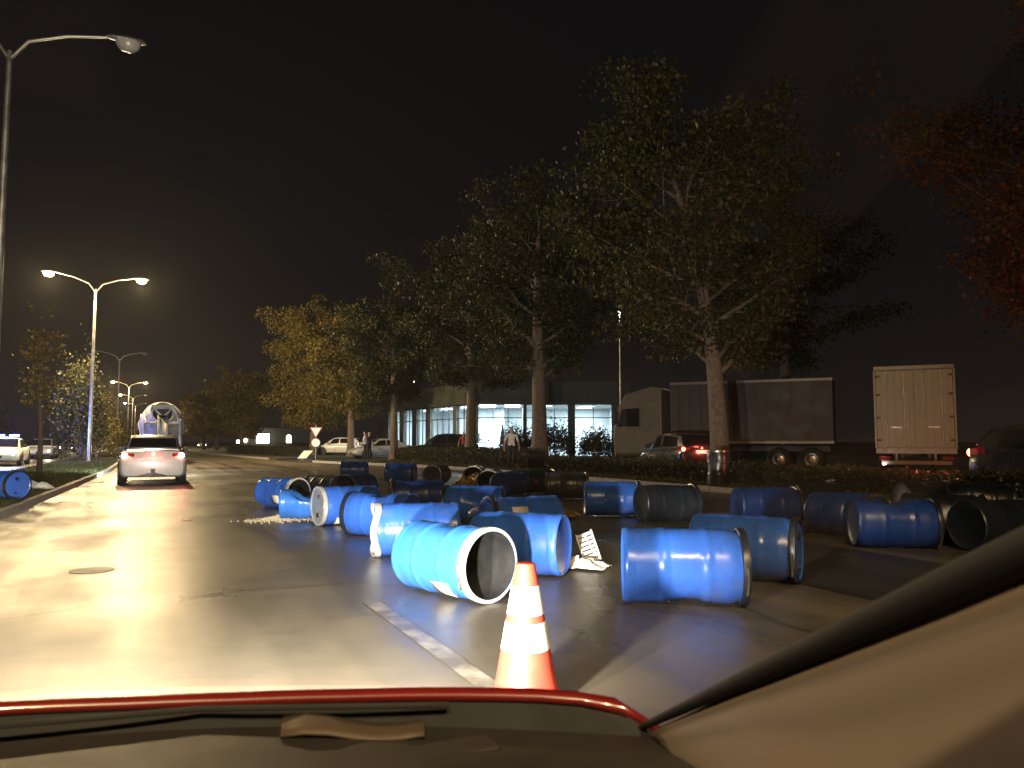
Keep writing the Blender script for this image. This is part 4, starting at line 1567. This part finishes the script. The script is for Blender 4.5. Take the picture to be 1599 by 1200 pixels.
def drum(x, y, ang, kind, label, seed, group, z=0.0):
    rg = random.Random(seed)
    root = empty('plastic_drum', (x, y, z), 0, label, 'drum', group)
    if kind == 'standing':
        T = Matrix.Identity(4)
    else:
        # lying: the drum's own z axis points along ang, its wall touches the ground
        T = Matrix.Translation((0, 0, RAD + .004)) @ Matrix.Rotation(R(ang), 4, 'Z') @ Matrix.Rotation(R(90), 4, 'Y') @ Matrix.Rotation(R(-90 if kind == 'crushed' else rg.uniform(0, 360)), 4, 'Z') @ Matrix.Translation((0, 0, -LEN / 2))
        if kind == 'crushed':
            T = Matrix.Translation((0, 0, RAD * .96)) @ Matrix.Rotation(R(ang), 4, 'Z') @ Matrix.Rotation(R(90), 4, 'Y') @ Matrix.Rotation(R(90), 4, 'Z') @ Matrix.Translation((0, 0, -LEN / 2))
    openk = kind in ('open', 'darkopen', 'ringdent')
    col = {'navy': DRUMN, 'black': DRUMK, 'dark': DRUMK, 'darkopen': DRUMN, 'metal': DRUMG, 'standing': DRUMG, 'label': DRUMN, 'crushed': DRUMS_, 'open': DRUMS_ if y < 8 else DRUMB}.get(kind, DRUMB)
    r = RAD
    prof = [(0, .022), (r * .80, .022), (r * .88, .012), (r * .93, 0.0), (r * .975, .012), (r * .985, .04), (r * .955, .075), (r * .962, .10), (r * .976, .16),
            (r * .978, .25), (r * .98, .268), (r, .285), (r, .315), (r * .98, .332), (r * .976, .36), (r * .976, .46), (r * .976, .56), (r * .98, .588), (r, .605), (r, .635), (r * .98, .652), (r * .974, .68), (r * .972, .76), (r * .96, .815), (r * .905, .85), (r * .90, .875), (r * .955, .885), (r * .955, .918), (r * .93, .922)]
    nout = len(prof)
    if openk:
        prof += [(r * .90, .92), (r * .885, .84), (r * .945, .78), (r * .945, .72), (r * .945, .66), (r * .955, .60), (r * .955, .52), (r * .955, .46), (r * .955, .4), (r * .955, .34), (r * .955, .26), (r * .955, .18), (r * .955, .12), (r * .955, .06), (0, .05)]
    b_ = MB()
    b_.lathe(prof, 44)
    P = crush(b_.v) if kind == 'crushed' else dent(b_.v, rg, .10 if kind == 'ringdent' else rg.choice((.03, .05, .085)))
    if kind in ('crushed', 'ringdent'):
        zmin = min((T @ Vector(p)).z for p in P)
        T = Matrix.Translation((0, 0, .004 - zmin)) @ T
    b_.v = [tuple(T @ Vector(p)) for p in P]
    seg = 44
    b_.m = [1 if i // seg >= nout - 1 else 0 for i in range(len(b_.f))]
    b_.build('body', [col, DRUMI], root, smooth=55)
    white = kind in ('open', 'ringdent')
    q2 = MB()
    rr, zz = r * .945, .895
    if kind != 'crushed':
        q2.lathe([(rr, zz - .028), (rr + .016, zz - .022), (rr + .020, zz), (rr + .016, zz + .030), (rr, zz + .036), (rr - .012, zz + .034)], 44)
        if kind == 'ringdent':
            q2.v = [tuple(p) for p in (np.array(q2.v) + np.outer(np.cos(np.arctan2(np.array(q2.v)[:, 1], np.array(q2.v)[:, 0]) * 3), (0, 0, .02)))]
        if white:
            q2.v = [((p[0] * 1.0), (p[1] * 1.0), zz + (p[2] - zz) * 1.25) for p in q2.v]
        q2.v = [tuple(T @ Vector(p)) for p in q2.v]
        ring = q2.build('clamp_ring', RINGM if white or kind == 'lid' else (DRUMK if kind in ('closed', 'navy', 'dark', 'black') else RINGG), root, smooth=50)
        q2 = MB()
        q2.T = T @ Matrix.Rotation(rg.uniform(0, 6), 4, 'Z')
        q2.tube([(rr + .028, -.10, zz), (rr + .034, 0, zz + .006), (rr + .026, .11, zz)], .011, 6)
        q2.build('lever', RINGG, ring, smooth=50)
    if not openk and kind != 'crushed':
        q2 = MB()
        q2.T = T
        q2.lathe([(r * .935, .93), (r * .90, .915), (r * .82, .905), (r * .80, .918), (r * .5, .922), (0, .922)], 44)
        lid = q2.build('lid', LIDM if kind == 'lid' else col, root, smooth=50)
        for dx, s2 in ((.13, .034), (-.15, .022)):
            q2 = MB()
            q2.T = T @ Matrix.Translation((dx, .04, .92))
            q2.lathe([(s2, 0), (s2, .018), (s2 * .8, .022), (0, .022)], 14)
            q2.build('bung', DRUMK, lid, smooth=50)
    if kind in ('label', 'open', 'lid', 'closed') and rg.random() < (.55 if kind == 'closed' else 1):
        a0 = rg.uniform(0, 6)
        if kind == 'open':
            a0 = None
        q2 = MB()
        rings = []
        # find the side of the wall that looks along (-0.35,-0.6,-0.1) for the open drum's visible label
        if kind in ('open', 'label'):
            inv = T.to_3x3().inverted() @ Vector((-x, -y, -4.2 if kind == 'open' else 1.0)).normalized()
            a0 = math.atan2(inv.y, inv.x)
        for i in range(7):
            a = a0 + (i - 3) * .10
            rings.append([(r * 1.006 * math.cos(a), r * 1.006 * math.sin(a), zc) for zc in (.50, .71)])
        if kind == 'label':
            rings = [[(xx, yy, .926) for yy in (-.1, .1)] for xx in (-.13, .13)]
        q2.T = T
        q2.loft(rings, closed=False, cap=False)
        lb = q2.build('paper_label', PAPER, root, smooth=60)
        so = lb.modifiers.new('solid', 'SOLIDIFY')
        so.thickness = .0015
        so.offset = 1
    return root


GD = 'blue drums spilled over the asphalt'
DR = [
    (2.28, 5.98, -71, 'open', 'bright blue open drum with white clamp ring and black mouth, beside the traffic cone'),
    (2.71, 8.20, 165, 'ringdent', 'blue drum with a bent white ring, tucked behind the brightest open drum'),
    (2.83, 10.04, 135, 'closed', 'glossy blue drum lying behind the drum with the bent white ring'),
    (2.77, 11.75, -170, 'lid', 'blue drum showing a pale silver lid, next after the crushed drum'),
    (2.39, 12.60, -15, 'crushed', 'bright sky blue crushed drum with a buckled side, beside the scattered granules'),
    (2.32, 15.05, -60, 'open', 'blue drum with a black open mouth, first of the row nearest the white car'),
    (3.21, 15.41, 115, 'dark', 'black drum lying just behind the crushed sky blue drum'),
    (3.97, 16.03, -135, 'darkopen', 'dark drum with a round black mouth, behind the silver-lidded drum'),
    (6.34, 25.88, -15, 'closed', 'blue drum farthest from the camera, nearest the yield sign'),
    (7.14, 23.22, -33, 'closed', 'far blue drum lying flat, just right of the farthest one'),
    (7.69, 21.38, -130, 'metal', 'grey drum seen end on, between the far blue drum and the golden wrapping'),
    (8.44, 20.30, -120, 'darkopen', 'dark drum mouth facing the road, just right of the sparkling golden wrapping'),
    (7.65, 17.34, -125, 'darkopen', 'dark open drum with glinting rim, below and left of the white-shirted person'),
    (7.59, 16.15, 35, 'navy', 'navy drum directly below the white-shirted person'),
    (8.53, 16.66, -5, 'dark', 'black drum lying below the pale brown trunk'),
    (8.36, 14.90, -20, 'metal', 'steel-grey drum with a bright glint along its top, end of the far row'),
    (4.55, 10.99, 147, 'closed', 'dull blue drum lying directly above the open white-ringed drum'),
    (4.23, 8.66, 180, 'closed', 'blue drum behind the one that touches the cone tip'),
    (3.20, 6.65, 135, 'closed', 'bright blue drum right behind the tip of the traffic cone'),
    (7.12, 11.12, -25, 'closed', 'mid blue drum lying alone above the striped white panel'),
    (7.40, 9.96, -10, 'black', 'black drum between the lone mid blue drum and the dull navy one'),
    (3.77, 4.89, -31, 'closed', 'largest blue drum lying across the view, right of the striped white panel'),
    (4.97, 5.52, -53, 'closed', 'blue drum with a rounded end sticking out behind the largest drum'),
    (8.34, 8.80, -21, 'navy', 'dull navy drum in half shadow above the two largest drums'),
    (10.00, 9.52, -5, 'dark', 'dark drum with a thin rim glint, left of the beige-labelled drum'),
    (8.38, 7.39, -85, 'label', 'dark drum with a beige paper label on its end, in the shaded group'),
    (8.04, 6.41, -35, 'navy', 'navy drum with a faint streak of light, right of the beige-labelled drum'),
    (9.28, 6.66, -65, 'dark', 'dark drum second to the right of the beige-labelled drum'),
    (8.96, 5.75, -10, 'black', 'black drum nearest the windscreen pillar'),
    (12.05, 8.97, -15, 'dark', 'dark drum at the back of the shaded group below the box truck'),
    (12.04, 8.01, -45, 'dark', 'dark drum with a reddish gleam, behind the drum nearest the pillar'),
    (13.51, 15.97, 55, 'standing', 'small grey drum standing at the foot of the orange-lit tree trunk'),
    (4.36, 13.21, 170, 'navy', 'navy drum between the glossy blue drum and the golden wrapping'),
    (-2.60, 18.20, -45, 'closed', 'blue drum lying on the grass median at the picture edge'),
]
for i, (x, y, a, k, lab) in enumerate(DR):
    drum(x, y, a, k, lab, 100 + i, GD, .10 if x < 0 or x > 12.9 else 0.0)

# ------------------------------------------------------------------ traffic cone
CONER = M('cone_red', (0.55, 0.055, 0.028), 0.45, scale=9, rvar=.15, dirt=(.34, .05, .035))
CONEW = M('cone_reflective_white', (0.84, 0.83, 0.80), 0.35, scale=14, dirt=(.60, .57, .52))
cn = empty('traffic_cone', (1.68, 3.40, 0), R(12), 'red and white traffic cone standing just beyond the red bonnet', 'traffic cone')
q = MB()
s1 = .20
q.loft([[(sx_ * a, sy_ * a, z) for sx_, sy_ in ((-1, -1), (1, -1), (1, 1), (-1, 1))] for a, z in ((s1, 0), (s1, .025), (s1 - .015, .035))])
q.build('base', CONER, cn, bevel=.012)
cz = lambda z: .165 - .118 * (z / .66)
for nm, z0, z1, m_2, ex in (('lower_band', .03, .262, CONER, 0), ('white_band', .262, .388, CONEW, .0025), ('middle_band', .388, .425, CONER, 0), ('white_band', .425, .558, CONEW, .0025), ('tip', .558, .66, CONER, 0)):
    q = MB()
    pf = [(cz(z0) + ex, z0), (cz((z0 + z1) / 2) + ex, (z0 + z1) / 2), (cz(z1) + ex, z1)]
    if nm == 'lower_band':
        pf = [(.195, .03), (.175, .045), (cz(.08), .08)] + pf[1:]
    if nm == 'tip':
        pf += [(cz(z1) - .012, z1 + .004), (cz(z1) - .014, z1 - .05), (0, z1 - .05)]
    else:
        pf += [(cz(z1) - .006, z1 + .001)]
    q.lathe(pf, 36)
    q.build(nm, m_2, cn, smooth=50)

# ------------------------------------------------------------------ debris between the drums
WHT = M('white_sheet', (.74, .72, .66), .4, var=.1)
GOLD = M('golden_wrapping', (.80, .50, .16), .22, .8, var=.35, scale=9, rvar=.15)


def crumple(name, label, loc, rz, sx_, sy_, h, mat, seed, n=16, cat='wrapping', group=None):
    rg = np.random.default_rng(seed)
    u = np.linspace(-1, 1, n)
    X, Y = np.meshgrid(u, u)
    Z = np.zeros_like(X)
    for _ in range(14):
        a, ph, f = rg.uniform(0, PI), rg.uniform(0, 6), rg.uniform(2, 8)
        Z += np.abs(np.sin((X * math.cos(a) + Y * math.sin(a)) * f + ph)) * rg.uniform(.3, 1) / 6
    Z = (Z - Z.min()) / (Z.max() - Z.min())
    jit = rg.normal(size=(2, n, n)) * .05
    ed = 1 - np.maximum(np.abs(X), np.abs(Y)) ** 3
    b_ = MB()
    P = [((X[i, j] + jit[0, i, j]) * sx_, (Y[i, j] + jit[1, i, j]) * sy_, Z[i, j] * h * (.25 + .75 * ed[i, j]) + .012) for i in range(n) for j in range(n)]
    b_.add(P, [(i * n + j, i * n + j + 1, (i + 1) * n + j + 1, (i + 1) * n + j) for i in range(n - 1) for j in range(n - 1)])
    o = b_.build(name, mat)
    so = o.modifiers.new('solid', 'SOLIDIFY')
    so.thickness = .006
    o.location = loc
    o.rotation_euler = (0, 0, rz)
    return tag(o, label, cat, group)


GW = 'crumpled wrappings between the drums'
crumple('wrapping', 'flat golden crumpled wrapping left of the sparkling one', (5.9, 16.3, 0), R(-20), .62, .40, .42, GOLD, 1, group=GW)
crumple('wrapping', 'sparkling golden wrapping among the far drums', (7.85, 19.0, 0), R(10), .46, .40, .5, GOLD, 2, group=GW)
crumple('wrapping', 'golden crumpled wrapping left of the lone mid blue drum', (6.15, 11.3, 0), R(-40), .34, .30, .22, GOLD, 3, group=GW)
crumple('plastic_sheet', 'bright white crumpled sheet on the asphalt right of the cone', (3.86, 6.75, 0), R(40), .17, .34, .12, WHT, 4, cat='sheet')
crumple('plastic_sheet', 'white crumpled bag on the median beside the blue drum', (-2.42, 21.2, .11), R(-10), .42, .24, .26, WHT, 5, cat='bag')
crumple('plastic_sheet', 'pale crumpled sheet behind the open white-ringed drum', (5.2, 13.0, 0), R(-30), .3, .14, .12, WHT, 6, cat='sheet')

pn = empty('slatted_panel', (4.22, 6.95, 0), R(-42), 'small white panel of horizontal slats leaning among the drums', 'panel')
tilt = Matrix.Rotation(R(-22), 4, 'Y') @ Matrix.Rotation(R(-14), 4, 'X')
for sgn in (-1, 1):
    q = MB()
    q.T = tilt
    q.box((sgn * .085, 0, .165), (.02, .022, .33))
    q.build('side_rail', WHT, pn, bevel=.003)
for k in range(7):
    q = MB()
    q.T = tilt
    q.box((0, 0, .025 + k * .046), (.15, .016, .034))
    q.build('slat', WHT, pn, bevel=.003)
q = MB()
q.T = tilt
q.tube([(0, .0, .30), (.02, .16, .04)], .008, 6)
q.build('prop', WHT, pn)

# spilled granules: one heap nobody could count
rg = np.random.default_rng(9)
b_ = MB()
for _ in range(1400):
    a, rr = rg.uniform(0, 2 * PI), abs(rg.normal()) * .17
    px, py = 1.95 + rr * math.cos(a) * 1.5, 12.75 + rr * math.sin(a)
    pz = max(0.0, .07 * math.exp(-(rr / .16) ** 2) * rg.uniform(.2, 1))
    k = rg.uniform(.008, .017)
    b_.add([(px - k, py, pz + k), (px, py - k, pz + k), (px + k, py, pz + k), (px, py + k, pz + k), (px, py, pz), (px, py, pz + 2 * k)],
           [(0, 1, 5), (1, 2, 5), (2, 3, 5), (3, 0, 5), (1, 0, 4), (2, 1, 4), (3, 2, 4), (0, 3, 4)])
tag(b_.build('spilled_granules', M('granule_beige', (.62, .52, .36), .6, var=.2)), 'beige granules spilled beside the crushed sky blue drum', 'granules', kind='stuff')

# ------------------------------------------------------------------ the red car we sit in: bonnet, dashboard, screen, pillar
own = empty('red_car', (-.35, 0, 0), 0, 'red car whose bonnet edge, dashboard and windscreen pillar frame the view', 'car')
TRIM = M('pillar_trim_beige', (0.24, 0.19, 0.15), 0.8, var=.05, scale=3, bump=.03, bscale=700)
DASH = M('dashboard_plastic', (0.014, 0.011, 0.010), 0.6, var=.25, scale=4, bump=.12, bscale=500)
SEAL = M('rubber_seal', (0.006, 0.006, 0.006), 0.85)
GLS = glass_mat('windscreen_glass', (.97, .985, .975), .015)


def yrear(x):
    return 1.16 - .33 * (abs(x) / .87) ** 2


ZR = [.915, .940, .936, .932, .932, .936, .939, .943, .945, .945, .938, .912]


b_ = MB()
rings = []
xs = [-.93 + 1.86 * k / 44 for k in range(45)]
for t in (0, .02, .08, .2, .35, .5, .65, .8, .9, .96, 1.0):
    row = []
    for x in xs:
        y0, y1 = yrear(x), 2.02 - .16 * (abs(x) / .86) ** 2
        y = y0 + (y1 - y0) * t
        z = np.interp(x, [-.86, 0.0, .2, .33, .46, .60, .66, .75, .80, .86, .90, .93], ZR) - .37 * t - .08 * t ** 4 - .06 * t * (abs(x) / .86) ** 4
        if t > .93:
            z -= (t - .93) * 1.0
        if t == 0:
            z -= .012
        row.append((x, y, z))
    rings.append(row)
b_.loft(rings, closed=False, cap=False)
bo = b_.build('bonnet', RED, own, smooth=60)
so = bo.modifiers.new('solid', 'SOLIDIFY')
so.thickness = .012
so.offset = -1
b_ = MB()
b_.loft([[(x, 2.02 - .16 * (abs(x) / .86) ** 2 + .015 + dy, z) for dy, z in ((0, .20), (.06, .30), (.06, .42), (0, .50), (-.2, .50), (-.2, .2))] for x in xs])
b_.build('front_bumper', RED, own, smooth=40)
for sgn in (-1, 1):
    b_ = MB()
    b_.loft([[(sgn * .865, .7, .3), (sgn * .90, .7, .3), (sgn * .90, .7, .80), (sgn * .865, .7, .86)], [(sgn * .865, 1.3, .5), (sgn * .90, 1.3, .5), (sgn * .90, 1.3, .66), (sgn * .865, 1.3, .70)], [(sgn * .84, 1.85, .3), (sgn * .87, 1.85, .3), (sgn * .87, 1.85, .46), (sgn * .84, 1.85, .48)]])
    b_.build('wing', RED, own, smooth=40)
    b_ = MB()
    b_.loft([[(sgn * .82, 1.87, .505), (sgn * .82, 1.87, .56), (sgn * .82, 1.78, .56), (sgn * .82, 1.78, .505)], [(sgn * .45, 2.0, .505), (sgn * .45, 2.0, .535), (sgn * .45, 1.9, .535), (sgn * .45, 1.9, .505)]])
    hl = b_.build('headlight', HEADL, own)
    light('headlight_beam', 'SPOT', (sgn * .62, 2.16, .60), HEAD_W, (1.0, .93, .82), hl, (R(82.5), 0, R(-4)), .06, 134, 1.0)
# cowl and dashboard
b_ = MB()
rings = []
for t in (0, .06, .2, .4, .7, 1.0):
    row = []
    for x in [k * .93 / 10 for k in range(-10, 11)]:
        y = (yrear(x) - .03) * (1 - t) + .42 * t
        z = .893 - .01 * math.sin(t * 3) + .012 * t - (.02 if t == 0 else 0) - .10 * max(0, t - .75) + .020 * math.exp(-((t - .35) / .1) ** 2)
        row.append((x, y, z))
    rings.append(row)
b_.loft(rings, closed=False, cap=False)
da = b_.build('dashboard', DASH, own, smooth=60)
so = da.modifiers.new('solid', 'SOLIDIFY')
so.thickness = .03
so.offset = 0
for cx_ in (-.42, .10, .62):
    b_ = MB()
    b_.box((cx_, yrear(cx_) - .16, .903), (.20, .045, .014))
    vn = b_.build('air_vent', DASH, own, bevel=.004)
b_ = MB()
b_.tube([(-.75, yrear(-.75) - .02, .918), (-.1, yrear(-.1) - .018, .922), (.42, yrear(.42) - .02, .916), (.70, yrear(.70) - .02, .922)], .004, 6)
b_.build('wiper', SEAL, own, smooth=60)
b_ = MB()
b_.loft([[(x, yrear(x) + .004, float(np.interp(x, [-.86, 0.0, .2, .33, .46, .60, .66, .75, .80, .86, .90, .93], ZR)) - .022), (x, yrear(x) - .045, .880), (x, yrear(x) - .045, .850), (x, yrear(x) + .02, .850)] for x in xs])
b_.build('cowl', SEAL, own, smooth=40)
b_ = MB()
for k in range(46):
    x = -.5 + k * .028
    b_.box((x, yrear(x) - .115, .9005), (.010, .036, .008))
b_.build('demister_vent', SEAL, own)
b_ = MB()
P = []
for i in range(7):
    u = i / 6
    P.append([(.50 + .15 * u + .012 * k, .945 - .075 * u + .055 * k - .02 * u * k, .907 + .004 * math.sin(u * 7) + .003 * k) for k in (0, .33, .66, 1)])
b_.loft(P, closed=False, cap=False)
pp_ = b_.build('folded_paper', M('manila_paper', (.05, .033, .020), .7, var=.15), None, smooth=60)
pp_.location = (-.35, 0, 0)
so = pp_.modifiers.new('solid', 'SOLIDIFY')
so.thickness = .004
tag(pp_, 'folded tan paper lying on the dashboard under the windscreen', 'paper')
# windscreen
b_ = MB()
n = 12
P0, P1 = [], []
for i in range(n + 1):
    x = -.84 + 1.68 * i / n
    P0.append((x, yrear(x) - .015, .942))
    P1.append((x * .86, .10 - .12 * (abs(x) / .84) ** 2, 1.45 - .06 * (abs(x) / .84) ** 2))
b_.loft([[a for a in P0], [lp(a, b2_, .5) for a, b2_ in zip(P0, P1)], [a for a in P1]], closed=False, cap=False)
ws = b_.build('windscreen', GLS, own, smooth=60)
b_ = MB()
rings = []
for t in range(9):
    y = .09 - 2.0 * t / 8
    rings.append([(x, y - (.12 * (abs(x) / .73) ** 2 if t == 0 else 0), 1.462 + .05 * math.sin(t / 8 * PI) - .07 * (abs(x) / .73) ** 3) for x in [k * .73 / 8 for k in range(-8, 9)]])
b_.loft(rings, closed=False, cap=False)
rf_ = b_.build('roof', TRIM, own, smooth=60)
so = rf_.modifiers.new('solid', 'SOLIDIFY')
so.thickness = .03
so.offset = 1
# right pillar: the black seal along the glass and the beige trim below it
S0, S1 = Vector((.90, .80, .905)), Vector((.775, -.12, 1.41))
b_ = MB()
cps = [S0.lerp(S1, t) for t in [k / 10 for k in range(11)]]
b_.tube(cps, [.004 + .0095 * min(1, k / 5) for k in range(11)], 10)
b_.build('pillar_seal', SEAL, own, smooth=60)
b_ = MB()
rings = []
for k in range(13):
    t = k / 12
    p = S0.lerp(S1, t)
    wdt = .03 + .34 * min(1, t * 2.6) ** .8
    row = []
    for j in range(9):
        v_ = j / 8
        bul = .045 * math.sin(v_ * PI * .9) * min(1, t * 4 + .15)
        row.append((p.x + .012 - bul + .02 * v_, p.y - .10 * v_ * wdt / .37, p.z - .012 - wdt * v_))
    rings.append(row)
b_.loft(rings, closed=False, cap=False)
pt = b_.build('pillar_trim', TRIM, own, smooth=70)
so = pt.modifiers.new('solid', 'SOLIDIFY')
so.thickness = .02
so.offset = 0

# ------------------------------------------------------------------ thin scattering volume, added to put a glow round the lit lamps
HALO_DENSITY = 0.00018
if HALO_DENSITY:
    b_ = MB()
    b_.box((0, 150, 11.5), (420, 620, 25))
    hz = b_.build('halo_haze', [])
    hm = bpy.data.materials.new('halo_haze')
    hm.use_nodes = True
    hn = hm.node_tree.nodes
    hn.clear()
    ho = hn.new('ShaderNodeOutputMaterial')
    pv = hn.new('ShaderNodeVolumePrincipled')
    pv.inputs['Color'].default_value = (.92, .92, .92, 1)
    pv.inputs['Density'].default_value = HALO_DENSITY
    pv.inputs['Anisotropy'].default_value = 0.35
    hm.node_tree.links.new(pv.outputs[0], ho.inputs['Volume'])
    hz.data.materials.append(hm)
    tag(hz, 'added thin scattering air over the road for the glow round the lamps', 'halo_haze', kind='stuff')
